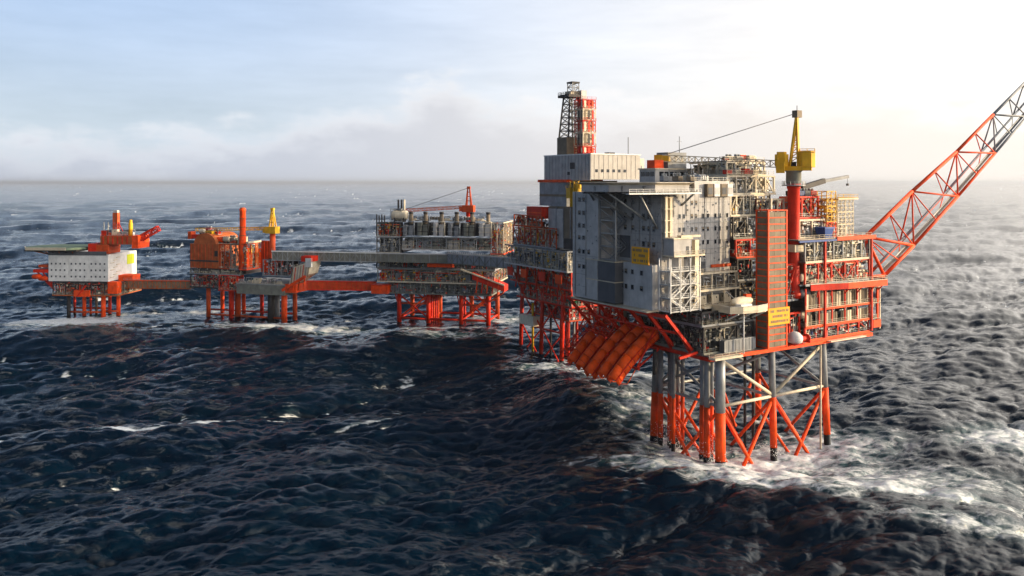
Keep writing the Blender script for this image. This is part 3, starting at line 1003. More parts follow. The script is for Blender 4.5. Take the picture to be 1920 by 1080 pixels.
# ---------------- deck frame
df = T('cellar_deck', 'red edged lowest deck resting on the jacket of the largest platform', 'deck', PH, (28, 15, 29.2))
for (x0, x1) in ((-6, 13), (13.02, 37), (37.02, 61)):
    boxp(df, 'deck_plate', x0, x1, -1.9, 46 if x0 < 0 else 32, 29.55, 29.85, 'deckp')
for v in (-2, 8, 18, 28):
    beam(df, (-6, v, 29.05), (61, v, 29.05), .5, 'orange' if v < 0 else 'red', 1.0, 'girder')
for u in (-6, 4, 13, 24, 37, 49, 60.7):
    beam(df, (u, -1.7, 29.0), (u, 31.5, 29.0), .45, 'red', .9, 'cross_girder')
beam(df, (-6.1, 31.6, 29.0), (-6.1, 46, 29.0), .5, 'red', .9, 'cross_girder')
# red raking struts that carry the overhanging quarters on the left
for v in (4, 11, 18, 25, 32, 39, 46):
    beam(df, (-6.2, v, 30.5), (-15.5, v, 40.3), .75, 'red', .75, 'raking_strut')
    if v < 40: beam(df, (-6.3, v + .4, 29.6), (-6.3, v + 6.6, 36.6), .5, 'red', .5, 'brace')
for v in (4, 18, 32):
    beam(df, (-15.4, v, 39.9), (-15.4, v + 14, 39.9), .6, 'red', .8, 'girder')
    beam(df, (-11, v, 35.2), (-11, v + 14, 35.2), .5, 'red', .5, 'girder')
beam(df, (-6.2, 2, 30.2), (-12.5, 2, 29.4), .6, 'red', .6, 'brace')
boxp(df, 'work_platform', -6.5, 3.5, -4.6, -2.3, 29.2, 29.6, 'cream')
railing(df, [(-6.4, -2.4, 29.6), (-6.4, -4.5, 29.6), (3.4, -4.5, 29.6), (3.4, -2.4, 29.6)], 'cream')
boxp(df, 'lower_catwalk', 40, 56, -3.6, -2.3, 29.0, 29.3, 'cream')

# ---------------- open process decks
bay('process_module', 'dark crowded lower deck with grey container and pumps left of the striped tower foot', PH, -6, 13, 0, 30, 29.9, 36.9, rnd, SHADE_COLS, 'dark', fill=.95, edge='olive', dim=True)
bay('process_module', 'dark shallow deck directly beneath the grey quarters block, behind the white post', PH, -6, 13, .6, 30, 36.92, 40.7, rnd, SHADE_COLS, 'dark', fill=.9, step=5, edge='grey', dim=True)
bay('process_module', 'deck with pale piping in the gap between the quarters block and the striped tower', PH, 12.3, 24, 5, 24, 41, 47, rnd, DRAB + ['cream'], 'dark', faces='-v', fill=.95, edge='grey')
bay('process_module', 'deck painted in shadow tones with black openings below the red box beside the quarters', PH, 12.3, 24, 5.5, 24, 47.02, 53.2, rnd, SHADE_COLS, 'dark', faces='-v', fill=.7, edge='grey', dim=True)
bay('process_module', 'bay holding the red box between quarters and striped tower', PH, 12.3, 24, 6, 24, 53.22, 58.4, rnd, ['red', 'orange', 'red'], 'red', faces='-v', fill=1, kinds=['container', 'cabinet'], edge='orange')
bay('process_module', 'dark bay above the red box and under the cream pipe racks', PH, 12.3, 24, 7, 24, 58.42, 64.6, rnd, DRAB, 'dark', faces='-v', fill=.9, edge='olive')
bay('process_module', 'cream lattice pipe rack right of the quarters roof', PH, 13.2, 30, 9, 24, 64.62, 70.6, rnd, ['cream', 'cream', 'white', 'tan'], 'cream', faces='-v-u', fill=1, step=3, brace=.6, kinds=['lattice', 'bundle', 'skid', 'tower', 'lattice'], edge='cream', pipes=2, wall=('cream', 'olive'))
bay('process_module', 'upper cream module of cabinets and vessels behind the quarters roof', PH, 12.9, 33, 10, 28, 70.62, 76.0, rnd, ['cream', 'olive', 'grey', 'cream'], 'cream', fill=1, step=4, brace=.3, edge='cream', pipes=1.6, wall=('cream', 'olive'))
bay('process_module', 'topmost grey module with small plant left of the yellow crane', PH, 17, 33.5, 14, 29, 76.02, 80.2, rnd, ['cream', 'grey', 'olive', 'tan'], 'cream', fill=.9, step=4, edge='cream', kinds=['cabinet', 'duct', 'fan', 'vessel', 'container'], roof=True, wall=('cream', 'grey'))
bay('process_module', 'lattice scaffold bay against the left side of the crane pedestal', PH, 24, 30, 4, 14, 58, 69.5, rnd, ['cream', 'steel', 'olive'], 'cream', faces='-v-u', fill=1, step=3, kinds=['lattice', 'bundle', 'tower'], edge='cream', pipes=2)
bay('process_module', 'narrow bay behind the striped tower at the foot of the crane pedestal', PH, 22, 31, -.5, 14, 29.9, 38, rnd, WARM, 'red', faces='-v', fill=.9, edge='red')
bay('process_module', 'bay of pipes half hidden between striped tower and crane pedestal', PH, 22, 31, .5, 14, 41.2, 51.4, rnd, MIXED, 'red', faces='-v', fill=.9, edge='grey')
# right-hand modules
bay('process_module', 'lowest right deck crowded with round flanges and coloured pipes', PH, 31, 60, -1.9, 30, 29.9, 33.6, rnd, MIXED + ['orange', 'cream', 'blue'], 'red', faces='-v', fill=1, step=5, kinds=['bundle', 'vessel', 'skid', 'vessel', 'bundle'], edge='orange', pipes=2.5, brace=.1)
for (z0, z1, lab) in ((33.62, 38.2, 'lower tan wind wall of upright panels on the right end of the platform'), (38.22, 44.4, 'upper tan wind wall of upright panels under the orange balcony')):
    t = T('wind_wall', lab, 'wind wall', PH, (45, -1, z0), 'panelled wind walls on the right decks')
    boxp(t, 'deck_plate', 31.02, 60, -1.85, 30, z0, z0 + .25, 'deckp')
    beam(t, (31, -2.0, z0 + .1), (60.3, -2.0, z0 + .1), .3, 'orange', .6, 'edge_girder')
    hh = (z1 - z0) * .72
    for i in range(18):
        if i in (2, 9) and z0 < 36: continue
        x = 31.6 + i * 1.58
        b = B(); b.box(x, x + 1.5, -1.3 + .05 * (i % 2), -1.2 + .05 * (i % 2), z0 + .27, z0 + hh); b.bar((x + .75, -1.35, z0 + .3), (x + .75, -1.35, z0 + hh), .14)
        P('panel', b, 'tan' if i % 3 else 'cream', t)
    for i in range(6):
        x = 31.4 + i * 5.7
        beam(t, (x, -1.75, z0 + .27), (x, -1.75, z1 - .02), .36, 'red', name='column')
    boxp(t, 'bulkhead', 31.2, 59.8, 3, 3.3, z0 + .26, z1 - .05, 'dark')
    railing(t, [(31.2, -1.98, z0 + .3), (60.2, -1.98, z0 + .3)], 'cream')
    for i in range(5):
        put(t, rnd.choice(['duct', 'bundle', 'vessel']), rnd.choice(['cream', 'dgrey', 'grey']), 34 + i * 5.6, .6, z0 + hh + .1 - 2, 4, 1.6, (z1 - z0) * .28 + 1.6)
bay('process_module', 'balcony deck with dark red plant above the orange band on the right', PH, 31, 60.5, -1.9, 30, 45.3, 51.6, rnd, ['red', 'cream', 'tan', 'red', 'grey', 'deep'], 'red', faces='-v', fill=1, step=6, edge='grey', pipes=2, wall=('tan', 'deep'))
bay('process_module', 'grey pipework deck just below the right weather deck', PH, 31, 60.5, -1.9, 30, 51.62, 57.7, rnd, ['steel', 'grey', 'cream', 'olive'], 'grey', faces='-v', fill=1, step=4, kinds=['lattice', 'bundle', 'skid', 'vessel', 'tower'], edge='cream', pipes=2.5, wall=('grey', 'tan'))
t = T('orange_balcony', 'bright orange fascia balcony sticking out of the right end of the platform', 'balcony', PH, (54, -4, 44.5))
poly = [(33, -2.2), (38, -3.0), (46, -4.8), (63, -5.6), (65.2, -3.2), (65.2, 12), (61, 14), (61, -2.2)]
b = B(); b.prism(poly, 44.9, 45.25); P('deck_plate', b, 'deckp', t)
for a_, c_, mt_ in zip(poly[:6], poly[1:7], ['red', 'red', 'orange', 'orange', 'orange', 'orange']):  # red at left, brighter orange at right: sunlight painted along the fascia
    b = B(); b.bar((*a_, 44.6), (*c_, 44.6), .16, 1.7); P('fascia_panel', b, mt_, t)
railing(t, [(*p_, 45.45) for p_ in poly[:6]], 'cream')
for x in (36, 42, 48, 54, 60, 64):
    beam(t, (x, -2.6 - (x > 44) * 1.6, 44.4), (x, -1.9, 41.8), .3, 'red', .3, 'bracket')
t = T('weather_deck', 'right weather deck plate with orange edge girder beside the flare boom', 'deck', PH, (45, 14, 57.7))
boxp(t, 'deck_plate', 28, 61, -1.95, 32, 57.72, 58.05, 'deckp')
beam(t, (44.5, -2.15, 57.9), (62.5, -2.15, 57.9), .36, 'orange', 1.1, 'edge_girder')
beam(t, (28.2, -2.15, 57.6), (44.3, -2.15, 57.6), .34, 'blue', .55, 'edge_girder')
beam(t, (61.1, -2, 57.8), (61.1, 31, 57.8), .34, 'orange', 1.1, 'edge_girder')
railing(t, [(28.2, -2, 58.05), (60.8, -2, 58.05)], 'cream')
for u in (39, 60.3):
    beam(t, (u, -2.3, 30.2), (u, -2.3, 57.3), .55, 'red', name='column')
beam(t, (63.6, -1.9, 31), (63.6, -1.9, 44.2), .55, 'orange', name='column')
beam(t, (62.2, 4, 31), (62.2, 4, 57.3), .5, 'orange', name='column')
t = T('end_bracket_frame', 'red and orange open frame hanging off the far right lower corner of the platform', 'frame', PH, (62, 0, 30))
boxp(t, 'orange_plate', 60.8, 64.4, -2.6, -2.3, 31.0, 33.2, 'orange')
for z in (33.4, 38, 42.6):
    boxp(t, 'landing', 60.6, 65, -2.2, 8, z, z + .2, 'deckp')
    railing(t, [(60.8, -2.1, z + .2), (64.9, -2.1, z + .2), (64.9, 7.8, z + .2)], 'cream')
for (x, y) in ((64.7, -2), (64.7, 7.8), (61.2, 7.8)):
    beam(t, (x, y, 30.4), (x, y, 45), .34, 'cream', name='post')
for z0, z1 in ((33.6, 38), (38.2, 42.6)):
    b = B(); b.stair((61.5, 0, z0), (64.3, 0, z1)); P('stair', b, 'cream', t)
beam(t, (61, -1, 30), (65, -1, 33.2), .4, 'red', name='brace')
t = T('storage_sphere', 'white tarpaulin covered ball on the lower deck beside the striped tower', 'tank', PH, (24.2, -3, 29.9))
b = B(); b.lathe([(.9, 30.0), (1.9, 30.5), (2.15, 31.3), (2.0, 32.2), (1.3, 33), (.4, 33.35)], (25.4, -3.0, 0), 'z', 14); P('cover', b, 'white', t)
b = B(); b.box(23.6, 27.4, -4.6, -1.6, 29.86, 30.02); P('base_tray', b, 'red', t)
t = T('red_mooring_gear', 'dark red winch on the deck edge right of the white ball', 'winch', PH, (29, -2.8, 29.9))
b = B(); b.lathe([(1.2, -1.4), (1.2, -1.2), (.7, -1.2), (.7, 1.2), (1.2, 1.2), (1.2, 1.4)], (29, -3, 31.1), 'x', 12); P('drum', b, 'red', t)
for x in (27.3, 30.4):
    boxp(t, 'frame', x, x + .3, -4, -2, 29.86, 31.6, 'red')

# ---------------- items on the lower decks
t = T('deck_container', 'long grey container on the lowest deck in front of the dark plant', 'container', PH, (4, -1, 29.9))
PI('shell', eq('container', 'grey'), t, (5.5, -.9, 29.9), (11.5, 1.7, 3.3))
t = T('white_post', 'tall thin white post rising past the lower decks left of the striped tower', 'post', PH, (6, -3, 29.6))
b = B(); b.tube((5.2, -3.2, 29.6), (5.2, -3.2, 42.0), .17, 8); P('pole', b, 'white', t)
b = B(); b.box(3.2, 7.2, -4.2, -2.2, 42.0, 42.5); P('head_platform', b, 'white', t)

# ---------------- living quarters
LU0, LU1, LV0, LV1 = -13.0, 12.0, 8.0, 28.0
lq = T('living_quarters', 'large pale grey accommodation block with rows of small windows under the helideck', 'building', PH, (0, 18, 41))
boxp(lq, 'wall', LU0, LU1, LV0, LV1, 41.0, 71.4, 'lq')
boxp(lq, 'roof_house', -1.2, LU1 - .03, LV0 + .04, LV1 - .1, 71.4, 74.2, 'lq')
boxp(lq, 'wing', -18, -6, 28.02, 40, 41.3, 71.3, 'lq')
boxp(lq, 'stair_wall', -9, -6.2, 19.5, 28, 48, 71.2, 'dgrey')
boxp(lq, 'lower_block', -15.6, LU0 - .01, 8.6, 20.2, 41.0, 52.6, 'lq')
boxp(lq, 'recess_shade_slab', LU0 - .25, LU0 - .004, 20.4, 24.6, 53.5, 59.5, 'dgrey')  # proud dark slab painting in the shade of an opening
boxp(lq, 'base_slab', -18.4, LU1 + .2, 7.6, 40.3, 40.62, 40.98, 'cream')
for z in (44.45, 47.9, 51.35, 54.8, 58.25, 61.7, 65.15, 68.6):      # storey joints stand a little proud
    b = B()
    b.box(LU0 + .02, LU1 - .02, LV0 - .05, LV0 - .002, z, z + .1)
    if z > 52.6: b.box(LU0 - .05, LU0 - .002, LV0 + .02, LV1 - 8.2, z, z + .1)
    b.box(-18.05, -18.002, 33.2, 39.95, z, z + .1)
    P('storey_joint', b, 'grey', lq)
b = B()
for i in range(1, 17): b.box(LU0 + i * 1.47 - .03, LU0 + i * 1.47 + .03, LV0 - .03, LV0 - .001, 41.1, 71.2)
for i in range(1, 8): b.box(LU0 - .03, LU0 - .001, LV0 + i * 1.47 - .03, LV0 + i * 1.47 + .03, 52.8, 71.2)
P('panel_joint', b, 'grey', lq, stuff=True)
wb = B(); wb.box(-.5, .5, -.07, .06, -.62, .62); wb.cur = 1; wb.box(-.4, .4, -.09, -.065, -.52, .52); wb.cur = 0; wb.box(-.55, .55, -.13, .05, -.70, -.625)
WIN = wb.mesh('window', [M['grey'], M['glass']])
wb.cur = 2; wb.box(-.38, .38, -.1, -.091, -.05, .5); WIN2 = wb.mesh('window', [M['grey'], M['glass'], M['tan']])
rw = random.Random(2)
def window(u, v, z, face, s=1.0, h=1.0, parent=None):
    rz = {'-v': 0, '-u': -math.pi / 2, '+u': math.pi / 2}[face]
    return PI('window', WIN if rw.random() < .7 else WIN2, parent or lq, (u, v, z), (s, 1, h), rz)
for py, cols in ((380, (1297, 1305)), (404.6, (1274, 1282, 1297, 1305, 1318, 1327, 1341, 1349, 1363)),
                 (429, (1274, 1282, 1297, 1305, 1318, 1327, 1341, 1349, 1363)), (454, (1305, 1318, 1327, 1341, 1349, 1363)), (478, (1304, 1313, 1320))):
    for px in cols:
        u = PH.U(px, LV0)
        window(u, LV0 - .01, PH.Z(py, 2, LV0), '-v', .92, 1.0)
for py, cols in ((378, (1173, 1187, 1207, 1217)), (405, (1173, 1187, 1207, 1217)), (428, (1173, 1187, 1207, 1217, 1226)), (457, (1207, 1217, 1226))):
    for px in cols:
        v = PH.V(px, LU0)
        window(LU0 - .01, v, PH.Z(py, LU0, 15), '-u', 1.25, 1.15)
for py in (374, 398.5, 422.6, 445, 471, 499):
    for px in (1086.5, 1094.5) + (() if py < 450 else (1104,)):
        window(-18.01, PH.V(px, -18), PH.Z(py, -18, 36), '-u', 1.3, 1.0)
for py in (511, 540):
    for px in (1167, 1174, 1186, 1203):
        window(-15.61, PH.V(px, -15.6), PH.Z(py, -15.6, 14), '-u', 1.2, 1.05)
# wind wall boxes at the foot of the stair tower
t = T('wind_screen', 'two stacked dark grey screen boxes below the quarters stair tower', 'screen', PH, (-16, 24, 41.4))
for z0, z1 in ((41.4, 46.9), (47.2, 52.4)):
    boxp(t, 'dark_panel', -18.3, -9.2, 20.4, 27.8, z0, z1, 'dgrey')
    boxp(t, 'end_panel', -18.35, -18.03, 28.0, 33, z0, z1, 'lq')
    boxp(t, 'ledge', -18.6, -9.2, 20.3, 33, z1 + .01, z1 + .25, 'cream')
t = T('stair_tower', 'open lattice stair tower in the shaded recess of the grey quarters', 'stair tower', PH, (-14, 24, 52.6))
for (x, y) in ((-17.6, 20.8), (-17.6, 27.6), (-12, 20.8), (-12, 27.6)):
    beam(t, (x, y, 52.7), (x, y, 71), .28, 'steel', name='post')
for i in range(5):
    z = 52.8 + i * 3.55
    boxp(t, 'landing', -17.6, -15.8, 20.9, 27.5, z, z + .15, 'steel')
    b = B(); y0, y1 = (21.6, 26.8) if i % 2 else (26.8, 21.6)
    b.stair((-14.2, y0, z), (-14.2, y1, z + 3.5), 1.4); P('flight', b, 'grey', t)
    railing(t, [(-17.5, 20.9, z + .15), (-17.5, 27.5, z + .15)], 'steel')
    b = B(); b.bar((-17.6, 20.8, z + .2), (-17.6, 27.6, z + 3.3), .16); P('brace', b, 'steel', t)
    for k in range(3):
        b = B(); b.box(-17.72, -17.66, 28.2 + k * 1.6, 29.5 + k * 1.6, z + .3, z + 2.8); P('mesh_panel', b, 'grey', t)
b = B(); b.tube((-17.9, 20.6, 53), (-17.9, 20.6, 70.5), .14, 7); P('downpipe', b, 'white', t)
# orange name board on the lower block
sb = T('sign_board', 'bright amber sign board on the shaded lower block of the quarters', 'sign', PH, (-15.9, 12, 52.7))
boxp(sb, 'board', -15.95, -15.75, 9.6, 16.4, 52.5, 57.0, 'sign')
for v in (10.2, 15.8): beam(sb, (-15.7, v, 52.65), (-13.05, v, 52.65), .2, 'grey', name='bracket')
def marks(parent, rows, face, fix, a0, a1, z0, z1, seed):
    """Rows of small raised strokes as on the photograph, where no word can be made out."""
    r_ = random.Random(seed); b = B()
    for i in range(rows):
        z = z1 - (i + .72) * (z1 - z0) / rows; h = (z1 - z0) / rows * .5
        a = a0 + r_.uniform(.1, .5)
        while a < a1 - .35:
            w_ = r_.uniform(.12, .42)
            if r_.random() < .8:
                if face == '-u': b.box(fix - .03, fix - .003, a, min(a1 - .1, a + w_), z, z + h)
                else: b.box(a, min(a1 - .1, a + w_), fix - .03, fix - .003, z, z + h)
            a += w_ + .14
    P('lettering', b, 'tan', parent, stuff=True)
marks(sb, 3, '-u', -15.95, 9.8, 16.2, 52.7, 56.8, 3)
# side platform and corner tower in front of the quarters corner
t = T('corner_annex', 'small bluish grey box annex with dark doorway at the quarters corner', 'annex', PH, (-9, 6, 54.8))
boxp(t, 'wall', -12.4, -6.5, 4.0, 7.93, 55.2, 59.4, 'lq')
boxp(t, 'roof', -12.8, -6.1, 3.6, 7.94, 59.41, 59.7, 'cream')
boxp(t, 'door', -8.2, -7.2, 3.93, 3.99, 55.3, 57.5, 'dgrey')
boxp(t, 'floor', -12.8, -2, 3.4, 7.95, 54.9, 55.18, 'cream')
railing(t, [(-12.7, 3.5, 55.2), (-2.1, 3.5, 55.2)], 'cream')
t = T('stair_scaffold', 'white lattice escape stair rising in front of the lower quarters corner', 'stair tower', PH, (-9, 4, 41))
for i, u in enumerate((-15.2, -11.8, -8.4, -5)):
    for v in (2.2, 6.4):
        beam(t, (u, v, 40.9), (u, v, 54.6), .24, 'white', name='post')
for i in range(4):
    z = 41.0 + i * 3.4
    boxp(t, 'landing', -15.2, -5, 2.3, 6.3, z, z + .14, 'steel')
    railing(t, [(-15.1, 6.2, z + .14), (-15.1, 2.25, z + .14), (-5, 2.25, z + .14)], 'white')
    if i < 3:
        a_, c_ = (-14.4, -9) if i % 2 else (-9, -14.4)
        b = B(); b.stair((a_, 3.4, z + .1), (c_, 3.4, z + 3.45), 1.2); P('flight', b, 'white', t)
        put(t, 'skid', 'cream', -6.7, 4.4, z + .15, 2.6, 3, 2.9)
        b = B(); b.bar((-11.8, 2.15, z), (-8.4, 2.15, z + 3.4), .15); b.bar((-8.4, 2.1, z), (-5, 2.1, z + 3.4), .15); P('brace', b, 'white', t)
t = T('cream_duct', 'pair of tall cream vertical ducts at the sunlit quarters corner', 'duct', PH, (-12, 7, 59))
for u in (-12.2, -10.6):
    b = B(); b.box(u - .38, u + .38, 6.9, 7.7, 59.72, 70.6); P('riser', b, 'cream', t)
for z in (61, 64, 67, 70): boxp(t, 'clamp', -12.9, -9.9, 6.8, 7.94, z, z + .2, 'cream')
t = T('cream_column', 'tall cream column left of the lower walkways on the sunlit quarters face', 'column', PH, (-3.6, 5, 41))
boxp(t, 'shaft', -4.6, -3.2, 4.4, 5.6, 41, 59, 'cream')
boxp(t, 'head', -9.6, -2.8, 4.2, 5.8, 59.75, 60.3, 'cream')
for z in (44, 48, 52, 56): boxp(t, 'flange', -4.75, -3.05, 4.25, 5.75, z, z + .25, 'cream')
t = T('escape_walkway', 'cream railed walkways stacked on the lower right of the quarters', 'walkway', PH, (4, 6, 41))
for z, u0, u1, v0 in ((41.0, -3, 12.4, 2.6), (45.2, -2.8, 12, 4.4), (49.6, -2.8, 12, 5.2)):
    boxp(t, 'walkway', u0, u1, v0, 7.94, z, z + .35, 'cream')
    railing(t, [(u0, v0 + .1, z + .35), (u1, v0 + .1, z + .35)], 'cream')
for u in (-2.2, 2.6, 7.2, 11.6):
    beam(t, (u, 5.5, 41.36), (u, 5.5, 49.6), .3, 'cream', name='post')
for u in (0, 4.6, 9.2):
    put(t, 'cabinet', 'cream', u, 6.8, 41.36, 2.6, 1.4, 2.6); put(t, 'skid', 'tan', u + 1.5, 6.7, 45.56, 3, 1.6, 3.2)
b = B(); b.bar((4.6, 7.7, 51.4), (12, 7.7, 51.4), .35, .8); P('red_beam', b, 'deep', t)
for u in (-1.6, .8): put(t, 'cabinet', 'dgrey', u, 7.3, 50, 1.7, 1.0, 3.0)
t = T('lifeboat_platform', 'rounded cream lifeboat landing platform jutting out under the quarters', 'platform', PH, (6, 0, 40.6))
arc = [(0, 3.0), (0, -3.4), (3, -5.0), (8, -5.6), (12.4, -4.8), (14.2, -3), (14.2, 3.0)]
b = B(); b.prism(arc, 40.3, 40.9); P('floor', b, 'cream', t)
for a_, c_ in zip(arc[:-1], arc[1:]):
    b = B(); b.bar((*a_, 41.5), (*c_, 41.5), .1, 1.1); P('parapet_panel', b, 'cream', t)
railing(t, [(*p_, 41.0) for p_ in arc], 'white')
for u in (2, 7, 12): beam(t, (u, 0, 38), (u, -4.4, 40.2), .35, 'white', name='bracket')
t = T('lifeboat', 'enclosed pale lifeboat hung above the cream landing platform', 'lifeboat', PH, (7, -2, 41.4))
b = B(); b.lathe([(.1, -4), (.7, -3.5), (1.15, -2), (1.25, 0), (1.15, 2), (.7, 3.4), (.1, 3.9)], (6.5, -1.4, 42.9), 'x', 12); P('hull', b, 'cream', t)
boxp(t, 'wheelhouse', 7.6, 9.4, -2.0, -.8, 43.9, 44.6, 'orange')
for u in (3.6, 9.4): beam(t, (u, -1.4, 43.8), (u, 1.4, 45.2), .22, 'grey', name='davit')
t = T('roof_units', 'white and brown ventilation housings on the right end of the quarters roof', 'ventilation unit', PH, (6, 8, 70))
for u, mt_ in ((3.4, 'tan'), (6.0, 'white'), (8.6, 'tan'), (11.0, 'white')):
    boxp(t, 'housing', u - 1.05, u + 1.05, 6.8, 7.93, 70.2, 73.6, mt_)
    boxp(t, 'louvre', u - .8, u + .8, 6.74, 6.79, 70.8, 72.6, 'dgrey' if mt_ == 'tan' else 'lq')

# ---------------- helideck
hd = T('helideck', 'wide pale octagonal helicopter deck seen edge-on above the grey quarters', 'helideck', PH, (-13, 18, 71.4))
oct_ = lambda r, a=R(22.5): [(-13 + r * math.cos(a + i * math.pi / 4), 18 + r * math.sin(a + i * math.pi / 4)) for i in range(8)]
b = B(); b.prism(oct_(15.2), 73.3, 73.75); P('deck_plate', b, 'cream', hd)
ring = oct_(15.0); ring2 = oct_(16.6)
for i in range(8):
    a_, c_, e_, g_ = ring[i], ring[(i + 1) % 8], ring2[(i + 1) % 8], ring2[i]
    b = B(); b.bar((*a_, 72.7), (*c_, 72.7), .3, 2.0); b.bar((*a_, 73.9), (*c_, 73.9), .5, .3); b.bar((*a_, 71.7), (*c_, 71.7), .5, .25); P('edge_truss', b, 'lq', hd)
    b = B(); b.add([(*a_, 73.3), (*c_, 73.3), (*e_, 73.9), (*g_, 73.9), (*a_, 73.38), (*c_, 73.38), (*e_, 73.98), (*g_, 73.98)],
                   [(3, 2, 1, 0), (4, 5, 6, 7), (0, 1, 5, 4), (1, 2, 6, 5), (2, 3, 7, 6), (3, 0, 4, 7)]); P('safety_net', b, 'cream', hd)
for i in range(7):
    y = 18 - 12 + i * 4
    w_ = math.sqrt(15.0 ** 2 - (y - 18) ** 2) - 1
    b = B(); b.truss((-13 - w_, y, 72.0), (-13 + w_, y, 72.0), .5, 1.8, 9, .14); P('support_truss', b, 'dgrey', hd)
for (p_, q_) in (((-27, 14, 72), (-13.1, 14, 64)), ((-27, 22, 72), (-13.1, 19.4, 64)), ((-22, 7, 72), (-13.1, 9.6, 62)), ((-20, 30.5, 72), (-18, 30, 69)), ((-4, 4, 72), (-6, 7.9, 68))):
    b = B(); b.tube(p_, q_, .3, 8); P('strut', b, 'steel', hd)
b = B(); b.box(-27.5, -3, 3.6, 5.0, 71.0, 71.2); b.rail([(-27.4, 3.7, 71.2), (-3, 3.7, 71.2)], 1.1); P('catwalk', b, 'white', hd)

# ---------------- radio room and plant above the quarters
rr = T('control_room', 'grey wheelhouse with dark strip windows behind the helideck', 'control room', PH, (12, 30, 73.4))
boxp(rr, 'wall', 4.6, 20, 30, 37, 71.5, 77.8, 'lq')
boxp(rr, 'upper_wall', 10.5, 18, 31, 36, 77.8, 83, 'grey')
boxp(rr, 'roof', 4.2, 20.4, 29.6, 37.3, 77.81, 78.2, 'cream')
for i in range(6):
    boxp(rr, 'window', 6.2 + i * 2.0, 7.9 + i * 2.0, 29.93, 29.99, 75.8, 77.2, 'glass')
for i in range(3): boxp(rr, 'window', 4.53, 4.59, 30.4 + i * 2.1, 32.2 + i * 2.1, 75.8, 77.2, 'glass')
boxp(rr, 'orange_housing', 4.9, 8.4, 30.6, 34, 78.21, 80.6, 'orange')
b = B(); b.tube((17, 33, 83), (17, 33, 88), .12, 6); b.bar((16, 33, 86.4), (18, 33, 86.4), .1); P('aerial', b, 'grey', rr)

# ---------------- striped tower
lt = T('lift_tower', 'tall tan tower with orange stripes and an amber board, on the front deck edge', 'tower', PH, (17.2, -2, 29.9))
boxp(lt, 'core', 13.7, 20.7, -3.8, -.1, 29.9, 66.0, 'dgrey')
n = 21; z0, dz = 30.0, 36.2 / 21
for i in range(n):
    z = z0 + i * dz
    for k in range(3):
        boxp(lt, 'panel', 13.75 + k * 2.33, 13.75 + k * 2.33 + 2.26, -3.93 - .012 * ((i + k) % 2), -3.79, z + .32, z + dz - .02, 'tan')
    boxp(lt, 'panel', 13.57, 13.71, -3.7, -.2, z + .32, z + dz - .02, 'tan')
    b = B(); b.box(13.5, 20.85, -4.02, -3.78, z + .01, z + .3); b.box(13.5, 13.74, -3.78, -.05, z + .01, z + .3); P('stripe', b, 'orange', lt)
for (x, y) in ((13.62, -3.9), (20.8, -3.9), (13.62, -.12)):
    beam(lt, (x, y, 29.95), (x, y, 66.4), .42, 'orange', name='corner_post')
boxp(lt, 'roof', 13.3, 21.1, -4.2, .2, 66.42, 66.7, 'orange')
sb = T('sign_board', 'bright amber sign board wrapped round the striped tower low down', 'sign', PH, (17, -4.3, 36.2))
boxp(sb, 'board', 13.2, 21.5, -4.42, -4.18, 36.2, 40.7, 'sign')
marks(sb, 3, '-v', -4.42, 13.6, 21.1, 36.4, 40.5, 5)

# ---------------- pedestal crane
cr = T('pedestal_crane', 'yellow pedestal crane on a tall red column, boom laid back to the left', 'crane', PH, (31, 2, 41))
cz = 77.0
b = B(); b.lathe([(2.0, 41.5), (2.0, 43), (1.65, 43.4), (1.65, cz - 5), (1.9, cz - 4.6), (1.9, cz - 3.4)], (31, 2, 0), 'z', 18); ped = P('pedestal', b, 'red', cr)
b = B(); b.lathe([(1.9, cz - 3.39), (2.1, cz - 3.1), (2.1, cz), (2.5, cz + .3)], (31, 2, 0), 'z', 18); P('slew_ring', b, 'olive', cr)
b = B(); b.lathe([(3.2, cz - 4.0), (3.2, cz - 3.8)], (31, 2, 0), 'z', 16); b.rail([(31 + 3.1 * math.cos(a * .785), 2 + 3.1 * math.sin(a * .785), cz - 3.8) for a in range(9)], 1.1, 1.5); P('platform', b, 'steel', cr)
ba = math.atan2(31 - 3.5, 10 - 30)                                   # heading of the boom
bd = Vector((math.cos(ba), math.sin(ba), 0)); bs = Vector((-bd.y, bd.x, 0)); cc = Vector((31, 2, 0))
def cb(name, x0, x1, y0, y1, za, zb, mat, r=.0):
    b = B(); p_ = [cc + bd * x + bs * y for x, y in ((x0, y0), (x1, y0), (x1, y1), (x0, y1))]
    b.prism([(q.x, q.y) for q in p_], za, zb); return P(name, b, mat, cr)
cb('machinery_deck', -4.8, 4.6, -2.3, 2.3, cz + .31, cz + 1.5, 'yellow')
def octa(name, x, y, rx, ry, za, zb, mat):
    b = B(); b.prism([((cc + bd * (x + rx * sx) + bs * (y + ry * sy)).x, (cc + bd * (x + rx * sx) + bs * (y + ry * sy)).y)
                      for sx, sy in ((-1, -.55), (-.55, -1), (.55, -1), (1, -.55), (1, .55), (.55, 1), (-.55, 1), (-1, .55))], za, zb)
    return P(name, b, mat, cr)
octa('winch_house', 3.2, 0, 1.8, 2.1, cz + 1.51, cz + 4.9, 'yellow')
octa('winch_roof', 3.2, 0, 1.3, 1.6, cz + 4.91, cz + 5.6, 'yellow')
railing(cr, [tuple(cc + bd * x + bs * y + Vector((0, 0, cz + 5.25))) for x, y in ((-5.6, -2.2), (-1.6, -2.2), (-1.6, 2.2), (-5.6, 2.2), (-5.6, -2.2))], 'yellow')
railing(cr, [tuple(cc + bd * x + bs * y + Vector((0, 0, cz + 1.5))) for x, y in ((-4.8, -2.9), (4.8, -2.9), (4.8, 2.9))], 'yellow')
octa('engine_house', -3.6, 0, 2.1, 2.3, cz + 1.2, cz + 5.2, 'yellow')
